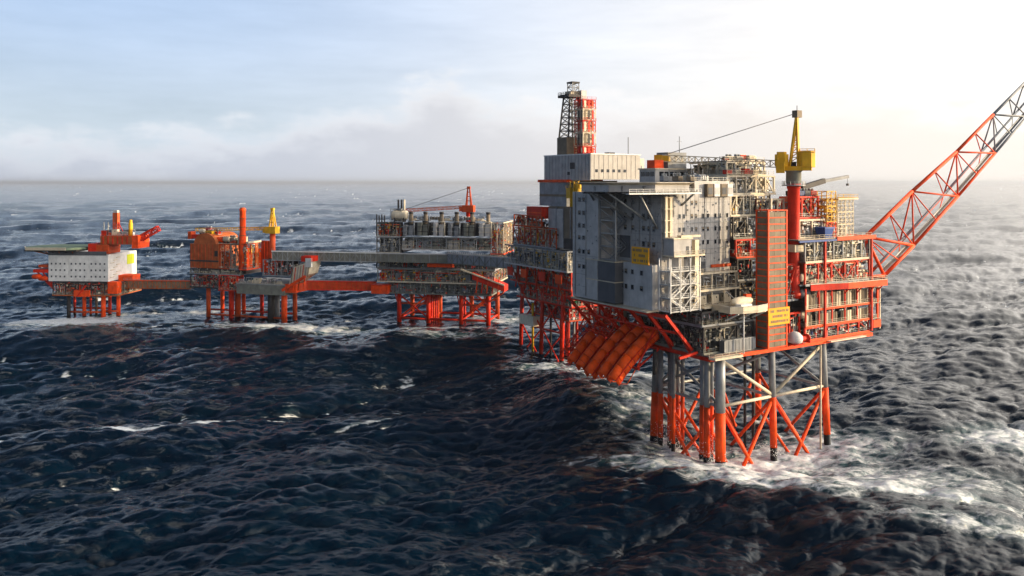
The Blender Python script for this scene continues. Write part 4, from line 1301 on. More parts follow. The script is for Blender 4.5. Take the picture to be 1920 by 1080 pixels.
for k in range(3):
    cb('louvre', -4.9 + k * 1.0, -4.2 + k * 1.0, -2.36, -2.31, cz + 2.2, cz + 4.2, 'olive')
cb('louvre', 2.4, 3.9, -2.16, -2.11, cz + 2.4, cz + 4.2, 'dark')
for k in range(4):
    octa('sheave', -.4 + k * .5, (-1) ** k * .7, .35, .35, cz + 1.52, cz + 2.8, 'dark')
P('hose_reel', B().lathe([(.9, -.4), (.9, .4)], tuple(cc + bs * -2.4 + Vector((0, 0, cz - .6))), 'x', 12), 'tan', cr)
octa('house_roof', -3.6, 0, 1.8, 2.0, cz + 5.21, cz + 5.8, 'yellow')
cab = cb('cab', 2.2, 4.4, 2.7, 4.6, cz - .4, cz + 2.8, 'yellow')
b = B(); p_ = [cc + bd * x + bs * y for x, y in ((4.42, 2.9), (4.48, 2.9), (4.48, 4.4), (4.42, 4.4))]; b.prism([(q.x, q.y) for q in p_], cz + .5, cz + 2.1); P('cab_window', b, 'glass', cab)
top_ = cc - bd * .9 + Vector((0, 0, cz + 16.5))
for sx in (-1, 1):
    for k in (1.0, -1.3):
        base = cc + bd * k + bs * sx * 1.0 + Vector((0, 0, cz + 1.5))
        b = B(); b.bar(base, top_ + bs * sx * .5, .6); P('mast_leg', b, 'yellow', cr)
for i in range(10):
    f_ = .08 + i * .09
    a_ = (cc + bd * 1.0 + Vector((0, 0, cz + 1.5))).lerp(top_, f_); c_ = (cc - bd * 1.3 + Vector((0, 0, cz + 1.5))).lerp(top_, f_)
    b = B(); b.bar(a_, c_, .24); P('mast_rung', b, 'yellow', cr)
    e_ = (cc - bd * 1.3 + Vector((0, 0, cz + 1.5))).lerp(top_, f_ + .09) + bs * .6; b = B(); b.bar(a_ - bs * .6, e_, .2); P('mast_brace', b, 'yellow', cr)
b = B(); b.box(top_.x - 1.0, top_.x + 1.0, top_.y - .9, top_.y + .9, cz + 15.2, cz + 17.2); P('sheave_head', b, 'tan', cr)
b = B(); b.tube((top_.x, top_.y, cz + 17.2), (top_.x, top_.y, cz + 18.6), .1, 6); P('beacon', b, 'dark', cr)
f0 = cc + bd * 4.4 + Vector((0, 0, cz + 2.2)); f1 = cc + bd * 37 + Vector((0, 0, cz + 4.2))
b = B(); b.truss(f0, f1, 1.7, 1.9, 17, .16); boom = P('boom', b, 'cream', cr)
b = B(); b.bar(f1 - bd * 2.0, f1 + bd * 2.4, 1.9, 2.0); P('boom_head', b, 'yellow', boom)
for sx in (-.5, .5):
    b = B(); b.tube(top_ + bs * sx, f1 + bs * sx * 1.4 + Vector((0, 0, .8)), .07, 5); P('pendant_wire', b, 'lq', cr)
b = B(); b.tube(f1 + bd * 2 - Vector((0, 0, 1)), f1 + bd * 2 - Vector((0, 0, 3.2)), .06, 5); b.lathe([(.2, 0), (.5, .3), (.5, .9), (.2, 1.2)], tuple(f1 + bd * 2 - Vector((0, 0, 4.2))), 'z', 8); P('hook_block', b, 'orange', cr)
boxp(cr, 'pedestal_collar', 28.6, 33.4, -.4, 4.4, 54.6, 56.6, 'cream')

# ---------------- knuckle crane, right weather deck plant
kc = T('knuckle_crane', 'slim dark and pale arm crane reaching right over the weather deck', 'crane', PH, (36, 12, 66))
kz = lambda px, py, v=12: (PH.U(px, v), v, PH.Z(py, PH.U(px, v), v))
b = B(); b.lathe([(.9, 58.1), (.7, 60), (.6, 70.5), (.9, 71)], (kz(1508, 352)[0], 12, 0), 'z', 12); P('post', b, 'red', kc)
b = B(); b.bar(kz(1503, 352), kz(1545, 339), 1.2, 1.5); P('inner_arm', b, 'dark', kc)
b = B(); b.bar(kz(1543, 340), kz(1590, 331), .8, 1.0); P('outer_arm', b, 'grey', kc)
b = B(); q_ = Vector(kz(1589, 331)); b.tube(q_, q_ - Vector((0, 0, 2.2)), .06, 5); b.box(q_.x - .3, q_.x + .3, q_.y - .3, q_.y + .3, q_.z - 2.9, q_.z - 2.2); P('hook', b, 'dark', kc)
bay('process_module', 'red steel module of vessels right of the crane column on the weather deck', PH, 33.5, 45, 4, 20, 63.6, 70, rnd, ['red', 'orange', 'deep', 'cream'], 'red', faces='-v', fill=1, step=3.5, brace=.7, edge='red', pipes=2, wall=('deep',))
bay('process_module', 'bay of pale grey cabinets under the red steel module right of the crane', PH, 33.5, 45, 2, 20, 58.1, 63.5, rnd, ['lq', 'cream', 'lq'], 'cream', faces='-v', fill=1, step=5, kinds=['container', 'cabinet', 'container'], edge='cream', brace=0, wall=('cream',))
t = T('blue_tank', 'small open blue tub on the weather deck right of the pale cabinets', 'tank', PH, (42, 0, 58.1))
b = B(); b.add([(40.6, -1.2, 58.6), (43.4, -1.2, 58.6), (43.4, 1.6, 58.6), (40.6, 1.6, 58.6), (39.9, -1.6, 61.2), (44.1, -1.6, 61.2), (44.1, 2, 61.2), (39.9, 2, 61.2)],
               [(3, 2, 1, 0), (4, 5, 6, 7), (0, 1, 5, 4), (1, 2, 6, 5), (2, 3, 7, 6), (3, 0, 4, 7)]); b.box(39.8, 44.2, -1.7, -1.62, 60.8, 61.3); P('hopper', b, 'blue', t)
b = B(); b.box(40.2, 43.8, -1.4, 1.8, 58.06, 58.5); P('tray', b, 'blue', t)
t = T('yellow_scaffold', 'yellow and orange lattice scaffold left of the cream frame tower', 'scaffold', PH, (47, 3, 58.1))
for z in (58.1, 62.6, 67.1): put(t, 'lattice', 'yellow' if z > 60 else 'orange', 46.4, 3.6, z, 4.2, 5, 4.4)
for z in (60, 65): put(t, 'bundle', 'yellow', 46.4, 3.6, z, 3.4, 3, 4)
t = T('cream_frame_tower', 'cream four storey frame tower at the right end near the flare boom', 'tower', PH, (54, 4, 58.1))
for z in (58.1, 61.7, 65.3):
    for u in (51.4, 55.2):
        put(t, 'lattice', 'cream', u, 4.4, z, 3.7, 6, 3.5)
    b = B(); b.box(49.4, 57.2, 1.2, 7.6, z + 3.5, z + 3.58); P('floor', b, 'cream', t)
for (u, z) in ((51.3, 58.3), (55.1, 58.3), (51.3, 61.9)): put(t, 'cabinet', 'white', u, 4.8, z, 2.7, 3.4, 2.6)
b = B(); b.box(48.9, 58.2, .6, 8.2, 68.95, 69.3); P('roof', b, 'cream', t)
railing(t, [(49, .7, 69.3), (58.1, .7, 69.3), (58.1, 8, 69.3)], 'yellow')
t = T('cooler_row', 'row of small dark coolers along the top of the red module', 'cooler', PH, (40, 5, 70))
for i in range(4): put(t, 'fan', ('dark', 'blue', 'dgrey', 'red')[i], 35.2 + i * 2.7, 6, 70.02, 2.3, 2.6, 2.2)

# ---------------- flare boom
fb = T('flare_boom', 'long orange lattice flare boom slanting up to the right out of view', 'flare boom', PH, (61, 4, 50))
tp = [kz(px, py, 4) for px, py in ((1623, 444), (1710, 359), (1793, 285), (1862, 215))]
bt = [kz(px, py, 2) for px, py in ((1658, 517), (1713, 460), (1796, 368), (1866, 287))]
for L_ in (tp, bt):                                                 # the boom runs on past the picture
    for k in (1, 2, 3):
        a_, c_ = Vector(L_[2]), Vector(L_[3]); L_.append(tuple(c_ + (c_ - a_) * k * .92))
fin = Vector(bt[-1]); tp[-1] = tuple(fin.lerp(Vector(tp[-1]), .75))
bt2 = [(p_[0] + .6, 7.2, p_[2] + .4) for p_ in bt]
for i in range(6):
    far_ = i >= 3
    mt_ = 'grey' if far_ else 'orange'
    r_ = .62 - .05 * i
    tb = lambda nm, p_, q_, rr_, m_=mt_: P(nm, B().tube(p_, q_, rr_, 8), m_, fb)
    A0, A1, B0, B1, C0, C1 = map(Vector, (tp[i], tp[i + 1], bt[i], bt[i + 1], bt2[i], bt2[i + 1]))
    tb('chord', A0, A1, r_); tb('chord', B0, B1, r_ * .9); tb('chord', C0, C1, r_ * .8)
    Mi = A0.lerp(A1, .5); Bm = B0.lerp(B1, .5); Cm = C0.lerp(C1, .5)
    if i: tb('post', A0, B0, .26); tb('post', A0, C0, .26)
    tb('brace', A0, B1, .3); tb('brace', A0, C1, .24)
    tb('brace', Mi, B1, .22); tb('brace', Mi, C1, .18)
    tb('brace', A0, Bm, .2); tb('brace', A0, Cm, .17)
    tb('cross_tie', B1, C1, .2); tb('cross_tie', Bm, C1, .16)
    for o_, rr_ in ((.5, .22), (1.6, .3)):                       # gas lines carried inside
        tb('gas_line', B0.lerp(C0, o_ / 2.4) + Vector((0, 0, 1.0 + o_ * .6)), B1.lerp(C1, o_ / 2.4) + Vector((0, 0, 1.0 + o_ * .6)), rr_, 'steel')
    b = B(); q0, q1 = B0.lerp(C0, .2) + Vector((0, 0, .5)), B1.lerp(C1, .2) + Vector((0, 0, .5)); b.bar(q0, q1, .9, .12); b.bar(q0 + Vector((0, 0, 1.1)), q1 + Vector((0, 0, 1.1)), .08)
    P('catwalk', b, 'cream' if not far_ else 'grey', fb)
b = B(); e_ = Vector(tp[-1]); b.lathe([(.5, 0), (.5, 2), (.9, 2.4), (.9, 5)], tuple(e_), 'z', 10); P('burner_tip', b, 'dark', fb)
for p_ in (bt[0], bt2[0]):
    b = B(); b.tube(p_, (61.0, p_[1], 45.6), .45, 8); P('foot', b, 'orange', fb)
    b = B(); b.tube(tp[0], p_, .5, 8); P('leg', b, 'orange', fb)
b = B(); b.tube(tp[0], (48, 4, 58.6), .5, 8); P('anchor_tie', b, 'orange', fb)
b = B(); b.tube(tp[0], bt[1], .45, 8); P('brace', b, 'orange', fb)

# ---------------- six orange caged chutes under the quarters
CH = []
for i in range(6):
    v = 18.4 + i * 5.1
    t = T('lattice_chute', ['brightest sheet covered orange chute, the nearest and rightmost of the six', 'second orange chute, left of the sheet covered one', 'third orange chute from the right under the quarters',
                            'fourth orange chute from the right, middle of the lattice ones', 'fifth orange chute, next to the open leftmost one', 'open lattice orange chute, leftmost under the quarters'][i],
          'chute', PH, (-14, v, 22), 'orange caged chutes under the quarters')
    a0, a1 = Vector((-5.4, v, 32.6)), Vector((-20.6 + (.0, .5, -.4, .3, 1.0, 1.6)[i], v - .6 + (.5, .2, 0, -.2, -.5, -.9)[i], 21.6 + (-.6, -.5, -.9, -.2, .4, 1.2)[i]))
    d_ = (a1 - a0).normalized(); n_ = Vector((-d_.z, 0, d_.x)).normalized()
    if n_.z < 0: n_ = -n_
    L_ = (a1 - a0).length
    pt = lambda f: a0.lerp(a1, f) + n_ * (0.75 * 4 * f * (1 - f))           # the chutes bulge outwards like a waterfall
    hw = 1.83
    prof = [(hw * math.cos(math.pi - j * math.pi / 6), -.5 + 3.0 * math.sin(j * math.pi / 6)) for j in range(7)]
    for k in range(5):
        p_, q_ = pt(k / 5 + .002), pt((k + 1) / 5 - .002)
        b = B(); vs = []
        for e in (p_, q_):
            for (s_, h_) in prof: vs.append(e + Vector((0, s_, 0)) + n_ * h_)
            for (s_, h_) in reversed(prof): vs.append(e + Vector((0, s_ * .94, 0)) + n_ * (h_ - .08))
        m_ = 14
        b.add(vs, [(j, (j + 1) % m_, m_ + (j + 1) % m_, m_ + j) for j in range(m_)] + [tuple(range(m_ - 1, -1, -1)), tuple(range(m_, 2 * m_))], [1] * 6 + [0] * 10)
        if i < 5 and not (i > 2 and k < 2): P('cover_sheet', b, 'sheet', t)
    b = B()
    for s_ in (-1.75, 1.75):
        for h_ in (-.6, .9):
            for k in range(5): b.bar(pt(k / 5) + Vector((0, s_, 0)) + n_ * h_, pt((k + 1) / 5) + Vector((0, s_, 0)) + n_ * h_, .24)
    P('side_frame', b, 'red', t)
    for k in range(9):
        c_ = pt((k + .3) / 9)
        b = B(); arc_ = [c_ + Vector((0, 1.9 * math.cos(j * math.pi / 6), 0)) + n_ * (-.5 + (3.1 if i > 2 else 2.6) * math.sin(j * math.pi / 6)) for j in range(7)]
        for p_, q_ in zip(arc_, arc_[1:]): b.bar(p_, q_, .16)
        b.bar(arc_[0], arc_[-1], .16)
        P('hoop', b, 'orange' if i > 2 else 'red', t)
    b = B(); b.bar(a0 + n_ * .3, a0 + n_ * .3 + Vector((3.5, 0, 3.8)), .5); P('hanger', b, 'red', t)
    b = B()
    for s_ in (-1.4, 1.4):
        b.bar(a1 + Vector((0, s_, 0)), a1 + Vector((3.6, s_, -.6)), .24)
        b.bar(a1 + Vector((3.6, s_, -.6)), a0.lerp(a1, .35) + Vector((0, s_, -.4)), .2)
    P('lower_cage', b, 'deep', t)
t = T('chute_carrier', 'red support frame holding the lower ends of the orange chutes', 'frame', PH, (-10, 30, 22))
for z, u in ((24.4, -14.5), (29.2, -8)):
    beam(t, (u, 15, z), (u, 47, z), .5, 'red', .6, 'rail')
for v in (16, 24, 32, 40, 46.5):
    beam(t, (-14.5, v, 24.4), (-6.3, v, 29.0), .4, 'red', .4, 'strut')
    beam(t, (-14.5, v, 24.4), (-7.8, v, 35.0), .34, 'red', .34, 'tie')
b = B(); b.tube((-9.5, 14.5, 29), (-9.5, 14.5, 22.5), .5, 9); P('caisson', b, 'dark', t)
# clutter below the quarters on the left
bay('process_module', 'dark plant hung under the left wing of the quarters behind the orange chutes', PH, -8, -6, 30, 46, 30, 40.4, rnd, ['dark', 'green', 'olive', 'red', 'deep'], 'red', faces='-u', fill=1, edge='red', floor=False)

# ---------------- pipes, trays, ladders and lamps on the quarters walls
rq = random.Random(5)
for u in (-12.4, -8.9, -4.3, 2.5, 7.9):
    z0_ = 60.4 if u < -2 else 53
    P('wall_pipe', B().path([(u, 7.86, 71.3), (u, 7.86, z0_ + rq.uniform(0, 6))], .09, 6), 'steel', lq)
for v in (19.8, 16.6, 12.4): P('wall_pipe', B().path([(-13.14, v, 71.3), (-13.14, v, 53 + rq.uniform(0, 8))], .09, 6), 'steel', lq)
for v in (33.6, 38.6): P('wall_pipe', B().path([(-18.14, v, 71.2), (-18.14, v, 42)], .1, 6), 'steel', lq)
b = B()
for z in (45.4, 56.1, 63.2):
    b.box(-12.9, 11.9, 7.82, 7.95, z, z + .16)
b.box(-13.16, -13.03, 8.2, 20, 60.2, 60.36); b.box(-18.16, -18.03, 28.4, 39.9, 53.2, 53.36)
P('cable_tray', b, 'steel', lq, stuff=True)
b = B()
for _ in range(70):
    u, z = rq.uniform(-12.6, 11.6), rq.uniform(50, 71); b.box(u, u + rq.uniform(.15, .4), 7.78, 7.97, z, z + rq.uniform(.2, .5))
for _ in range(50):
    v, z = rq.uniform(8.3, 20), rq.uniform(53, 71); b.box(-13.2, -13.03, v, v + rq.uniform(.15, .4), z, z + rq.uniform(.2, .5))
for _ in range(40):
    v, z = rq.uniform(28.4, 39.7), rq.uniform(42, 71); b.box(-18.2, -18.03, v, v + rq.uniform(.15, .4), z, z + rq.uniform(.2, .5))
P('wall_fittings', b, 'grey', lq, stuff=True)
b = B()
for s_ in (-.3, .3): b.bar((9.9 + s_, 7.7, 53), (9.9 + s_, 7.7, 71.4), .08)
for i in range(40): b.bar((9.6, 7.7, 53.2 + i * .45), (10.2, 7.7, 53.2 + i * .45), .06)
P('ladder', b, 'steel', lq)
railing(lq, [(-1.1, 8.1, 74.2), (11.8, 8.1, 74.2), (11.8, 27.5, 74.2)], 'steel')
t = T('roof_plant', 'scattered aerials, boxes and pipes on the roof between helideck and radio room', 'plant', PH, (6, 20, 74.2))
for i in range(9):
    put(t, rq.choice(['cabinet', 'fan', 'duct', 'skid']), rq.choice(['cream', 'white', 'grey', 'tan']), 1.5 + (i % 3) * 4.2, 12 + (i // 3) * 5.4, 74.22, rq.uniform(1.6, 3), rq.uniform(1.6, 3), rq.uniform(1.2, 2.6))
for i in range(6):
    x, y = rq.uniform(0, 11), rq.uniform(10, 27); P('aerial', B().tube((x, y, 74.2), (x, y, 77 + rq.uniform(0, 4)), .06, 5), 'steel', t)
for nm, (u0_, u1_, v0_, zz_) in (('upper', (13.5, 32.5, 10.2, 76.0)), ('top', (17.4, 33, 14.2, 80.2))):
    t = T('roof_plant', 'small cream units on the edge of the %s cream module' % nm, 'plant', PH, (u0_, v0_, zz_))
    if nm == 'top':
        railing(t, [(u0_, v0_, zz_), (u1_, v0_, zz_)], 'cream')
        for i in range(6): put(t, rq.choice(['duct', 'fan', 'skid', 'vessel', 'cabinet']), rq.choice(['cream', 'grey', 'tan', 'cream', 'red']), u0_ + 1.4 + i * 2.5, v0_ + 2 + (i % 2), zz_ + .01, 2.3, 2.2, rq.uniform(1.2, 2.4))
    else:
        railing(t, [(u0_, v0_ + .2, zz_ + .26), (u1_, v0_ + .2, zz_ + .26)], 'cream')
        for i in range(5): put(t, rq.choice(['duct', 'fan', 'cabinet']), rq.choice(['cream', 'grey', 'red']), u0_ + 1.6 + i * 3.6, v0_ + 1.6, zz_ + .27, 2.1, 1.6, rq.uniform(1.0, 2.0))

# ---------------- spray thrown up round the near legs
b = B(); rs_ = random.Random(9)
for (u, v, n_, h_) in ((0, 18, 900, 9), (-.6, 4.5, 900, 8), (0, 0, 500, 4), (19.5, 0, 300, 3), (0, 24, 500, 6)):
    for _ in range(n_):
        r_ = abs(rs_.gauss(0, 1.9)); a_ = rs_.uniform(0, 6.283); z = abs(rs_.gauss(0, h_ * .45)) + .2; s_ = rs_.uniform(.03, .10)
        p_ = PH.w((u + r_ * math.cos(a_), v + r_ * math.sin(a_) * 1.3, z))
        b.add([p_ + Vector((s_, 0, -s_)), p_ + Vector((-s_, s_, -s_)), p_ + Vector((-s_, -s_, -s_)), p_ + Vector((0, 0, s_))], [(0, 2, 1), (0, 1, 3), (1, 2, 3), (2, 0, 3)])
m, t_, out = material('spray_water')
pr = t_.new('ShaderNodeBsdfPrincipled'); pr.inputs['Base Color'].default_value = (.8, .82, .84, 1); pr.inputs['Roughness'].default_value = .4
t_.l.new(pr.outputs[0], out.inputs[0])
sp = bpy.data.objects.new('sea_spray', b.mesh('sea_spray', m)); COL.objects.link(sp)
sp['kind'] = 'stuff'; sp['label'] = 'fine white spray round the orange legs'
# ================================================================== drilling platform behind the quarters
DP = Frame(31.7, 330.0, 32.0)
rd = random.Random(21)
RUSTY = ['red', 'deep', 'orange', 'dark', 'olive', 'steel', 'brown']
def dz(py, u=0, v=20): return DP.Z(py, u, v)
jd = T('steel_jacket', 'red legged jacket in the dark water left of the orange chutes', 'jacket', DP, (8, 28, 0))
def leg(jk_, fr, p0, p1, r, mat='red', zb=1.0):
    q = Vector(p0).lerp(Vector(p1), (p0[2] - zb) / (p0[2] - p1[2]))
    b = B(); b.tube(p0, q, r, 10); lg = P('leg', b, mat, jk_)
    b = B(); b.tube(q, p1, r + .06, 10); P('waterline_band', b, 'black', lg)
for (u, v) in ((-5, 12), (-5, 27), (-5, 43), (16, 12), (16, 43)):
    leg(jd, DP, (u, v, 29), (u - (1.5 if u < 0 else -1.5), v, -14), .9)
for (u, v, mt_) in ((-1, 14, 'red'), (1, 16, 'dark'), (2.6, 13, 'red'), (4, 17, 'grey'), (-2, 18, 'red'), (0, 20, 'dark'), (3, 21, 'red'), (-3, 24, 'dark')):
    b = B(); b.tube((u, v, 31), (u, v, -14), .5, 8); P('conductor', b, mt_, jd)
for (va, vb) in ((12, 27), (27, 43)):
    for (za, zb) in ((27, 12), (12, -2)):
        beam(jd, (-5.4, va, za), (-5.9, vb, zb), .5, 'red', name='brace'); beam(jd, (-5.45, vb, za), (-5.95, va, zb), .5, 'red', name='brace')
    beam(jd, (-5.7, va, 12), (-5.7, vb, 12), .6, 'red', name='brace'); beam(jd, (-5.2, va, 27), (-5.2, vb, 27), .6, 'red', name='brace')
b = B(); b.tube((-6.2, 33, 22), (-6.2, 33, 0), .5, 8); P('yellow_riser', b, 'yellow', jd)
boxp(jd, 'boat_landing', -8, -4, 30, 41, 12.4, 16.5, 'cream')
bay('process_module', 'lowest red framed module of the drilling platform above its legs', DP, -7, 26, 4, 50, 30.5, 38, rd, RUSTY, 'red', faces='-u-v', fill=1, step=7, brace=.5, edge='red', pipes=1.5)
bay('process_module', 'dark dense under-deck of the drilling platform just above its short legs', DP, -6, 26, 5, 46, 23.5, 30.3, rd, ['red', 'dark', 'deep', 'olive', 'green', 'dark'], 'red', faces='-u-v', fill=1, step=5, brace=.6, edge='red', pipes=2)
bay('process_module', 'lowest half height red frame hanging under the drilling platform', DP, -5, 22, 8, 38, 17.5, 23.3, rd, ['red', 'deep', 'dark', 'brown'], 'red', faces='-u-v', fill=.9, step=5, brace=.8, edge='deep')
bay('process_module', 'middle module of the drilling platform with pale piping beside the bridge landing', DP, -9, 26, 4, 52, 38.02, 46.4, rd, ['grey', 'steel', 'olive', 'cream', 'dgrey'], 'grey', faces='-u-v', fill=1, step=6, brace=.5, edge='lq', pipes=2)
bay('process_module', 'orange crowded upper deck of the drilling platform behind the bridge', DP, -6, 26, 16, 50, 46.42, 55, rd, ['orange', 'deep', 'brown', 'tan', 'red', 'cream'], 'deep', faces='-u', fill=1, step=5, brace=.5, edge='grey', pipes=2, wall=('deep', 'brown'))
t = T('red_hanger_frame', 'red under-deck frame with orange plates left of the quarters', 'frame', DP, (-8, 20, 30))
for v in (8, 16, 24, 32, 40):
    beam(t, (-9.2, v, 37.5), (-7.4, v + 5, 28), .5, 'red', name='strut'); beam(t, (-9.2, v + 6, 37.5), (-7.4, v + 1, 28), .4, 'deep', name='strut')
for v, mt_ in ((7, 'orange'), (19, 'red'), (33, 'orange'), (44, 'red')): boxp(t, 'orange_plate', -9.6, -9.3, v, v + 4.5, 33, 36.6, mt_)
t = T('mud_module', 'grey and tan walled drilling module left of the quarters block', 'module', DP, (2, 20, 47))
boxp(t, 'wall', -4, 18, 3, 24, 46.45, 64, 'tan')
boxp(t, 'pale_wall', -4.3, -4.02, 13, 23.9, 47, 63, 'lq')
boxp(t, 'recess', -4.34, -4.06, 3.2, 12.6, 46.6, 51, 'dark')  # dark slab on the wall, its colour standing in for recess shade
for v in (8, 13, 18): boxp(t, 'rib', -4.4, -4.1, v, v + .4, 51.2, 63.6, 'grey')
boxp(t, 'upper_wall', -2, 16, 14, 34, 64, 74, 'grey')
boxp(t, 'orange_roof', -2.6, 16.6, 13.4, 34.6, 74.02, 75.2, 'orange')
boxp(t, 'band', -2.12, -2.01, 14.2, 33.8, 68, 69, 'tan')
t = T('red_winch_house', 'red box housing on the drilling platform below its orange roof', 'housing', DP, (-5, 26, 55.2))
boxp(t, 'shell', -7.4, -3, 24.5, 36, 58.6, 63.6, 'red'); boxp(t, 'trim', -7.5, -7.42, 24.6, 36, 60.8, 61.4, 'orange')
for v in (25, 35.6): beam(t, (-7, v, 55.1), (-7, v, 58.55), .5, 'red', name='post')
t = T('yellow_blowout_frame', 'yellow stacked equipment frame beside the top left of the quarters', 'frame', DP, (-3, 6, 64))
for z0, z1, v0, v1 in ((64.1, 67.4, 2, 8), (67.5, 71.6, 2, 11), (71.7, 73.8, 1.6, 6)):
    boxp(t, 'yellow_box', -4.4, 2, v0, v1, z0, z1, 'yellow')
    railing(t, [(-4.6, v0, z1), (-4.6, v1, z1)], 'yellow')
for v in (2.4, 5, 7.6): beam(t, (-4.7, v, 64.1), (-4.7, v, 74.5), .4, 'yellow', name='post')
bay('process_module', 'rusty red skid deck stepping down to the left of the drilling platform tower', DP, -8, -4.1, 24, 46, 55.02, 60, rd, ['brown', 'red', 'deep', 'dark', 'tan'], 'deep', faces='-u', fill=1, step=4, brace=.5, edge='deep')
# drill floor and derrick
t = T('drill_floor_house', 'long white and pale grey clad drill floor house standing above the helideck', 'building', DP, (10, 16, 75))
u1 = DP.U(1200, 0)
boxp(t, 'wall', 0, u1, 0, 33, 75.2, 85.2, 'offwhite')
boxp(t, 'side_cladding', -.3, -.02, .1, 32.9, 74.8, 85.5, 'lq')
boxp(t, 'roof', -.4, u1 + .3, -.3, 33.2, 85.22, 85.7, 'white')
for i in range(14):
    boxp(t, 'panel_rib', -.42, -.31, 1 + i * 2.3, 1.15 + i * 2.3, 75, 85.4, 'grey')
for i in range(10): boxp(t, 'panel_rib', 1.6 + i * 2.4, 1.75 + i * 2.4, -.1, -.01, 75.4, 85.1, 'offwhite')
for px in (1118.5, 1129.5, 1140, 1150.5, 1161, 1171.5):
    boxp(t, 'window', DP.U(px - 2.3, 0), DP.U(px + 2.3, 0), -.12, -.02, dz(323, 8, 0), dz(317.5, 8, 0), 'glass')
for (px0, px1, y0, y1) in ((1069, 1077, 305, 317), (1064, 1068, 322, 328)):
    boxp(t, 'vent', -.5, -.32, DP.V(px1, -.4), DP.V(px0, -.4), dz(y1, 0, 14), dz(y0, 0, 14), 'dark')
boxp(t, 'roof_hatch', 10, 13, 1, 4, 85.71, 86.3, 'dark')
boxp(t, 'end_plant', u1 + .4, u1 + 4, 2, 12, 75.2, 84, 'cream')
for i in range(4): boxp(t, 'pipe_stub', u1 + .5 + i * .9, u1 + 1.0 + i * .9, .6, 1.2, 75.2, 82 - i, 'steel')
b = B(); b.tube((u1 - 3, 4, 85.7), (u1 - 3, 4, 93), .18, 6); P('aerial', b, 'grey', t)
boxp(t, 'underframe', .6, 20, 8, 30, 70, 74.7, 'olive')
for v in (9, 15, 21, 27): beam(t, (.4, v, 64.4), (.4, v, 74.6), .6, 'tan', name='leg')
t = T('derrick', 'tall drilling derrick, dark lattice on the left and red and cream bands on the right', 'derrick', DP, (6, 20, 85.7))
u0, ua = 1.0, 9.5
ctr = (5.2, 19.0)
boxp(t, 'clad_base', .6, 9.8, 17.5, 24.5, 85.72, 93, 'tan')
Zt = 110.0
def dring(f): # four corner points of the tapering mast
    hw = 3.6 - 1.5 * f; hv = 3.4 - 1.2 * f; z = 93 + (Zt - 93) * f
    return [Vector((ctr[0] + sx * hw, 21 + sy * hv, z)) for sx, sy in ((-1, -1), (1, -1), (1, 1), (-1, 1))]
r0_, r1_ = dring(0), dring(1)
for k in range(4): P('mast_leg', B().bar(r0_[k], r1_[k], .55), 'dark', t)
for i in range(6):
    a_, c_ = dring(i / 6), dring((i + 1) / 6)
    for k in range(4):
        P('girt', B().bar(a_[k], a_[(k + 1) % 4], .3), 'dark', t)
        P('brace', B().bar(a_[k], c_[(k + 1) % 4], .25), 'grey', t)
        P('brace', B().bar(a_[(k + 1) % 4], c_[k], .25), 'grey', t)
for i, (za, zb, mt_) in enumerate(((85.75, 88.9, 'red'), (88.92, 94.6, 'cream'), (94.62, 99.6, 'red'), (99.62, 104.4, 'cream'), (104.42, 108.4, 'red'))):
    boxp(t, 'wind_panel', 3.9, 8.7, 10.4, 14.6, za, zb, mt_ if i != 2 else 'cream')
    put(t, 'lattice', mt_, 6.3, 12.4, za, 6.7, 6.1, zb - za - .03)
    for j in range(3):
        b = B(); b.box(2.94, 2.99, 9.8 + j * 2, 10.6 + j * 2, za + .6, zb - .5); b.box(3.6 + j * 2, 4.6 + j * 2, 9.28, 9.33, za + .6, zb - .5)
        P('cladding_strip', b, ('tan', 'dark', 'red')[j] if mt_ == 'cream' else ('cream', 'red', 'deep')[j], t)
    railing(t, [(2.8, 15.5, zb), (2.8, 9.2, zb), (9.8, 9.2, zb)], 'red' if mt_ == 'red' else 'cream')
boxp(t, 'monkey_board', 1.2, 8.4, 16.8, 24.8, 110.0, 110.9, 'dark')
b = B(); b.rail([(1.3, 16.9, 110.9), (8.3, 16.9, 110.9), (8.3, 24.7, 110.9), (1.3, 24.7, 110.9), (1.3, 16.9, 110.9)], 1.3, 2, .08); P('handrail', b, 'dark', t)
boxp(t, 'crown_block', 3.4, 7.6, 18.4, 22.6, 110.92, 112.6, 'cream')
b = B(); b.truss((5.4, 19.4, 112.6), (5.4, 19.4, 116), 3.4, 3.4, 2, .2, up=(0, 1, 0)); P('crown_frame', b, 'grey', t)
boxp(t, 'crown_top', 3.4, 7.4, 17.4, 21.4, 116.02, 116.6, 'dark')
boxp(t, 'grey_housing', 7.6, 10.4, 16.6, 19.8, 108.6, 113, 'lq')

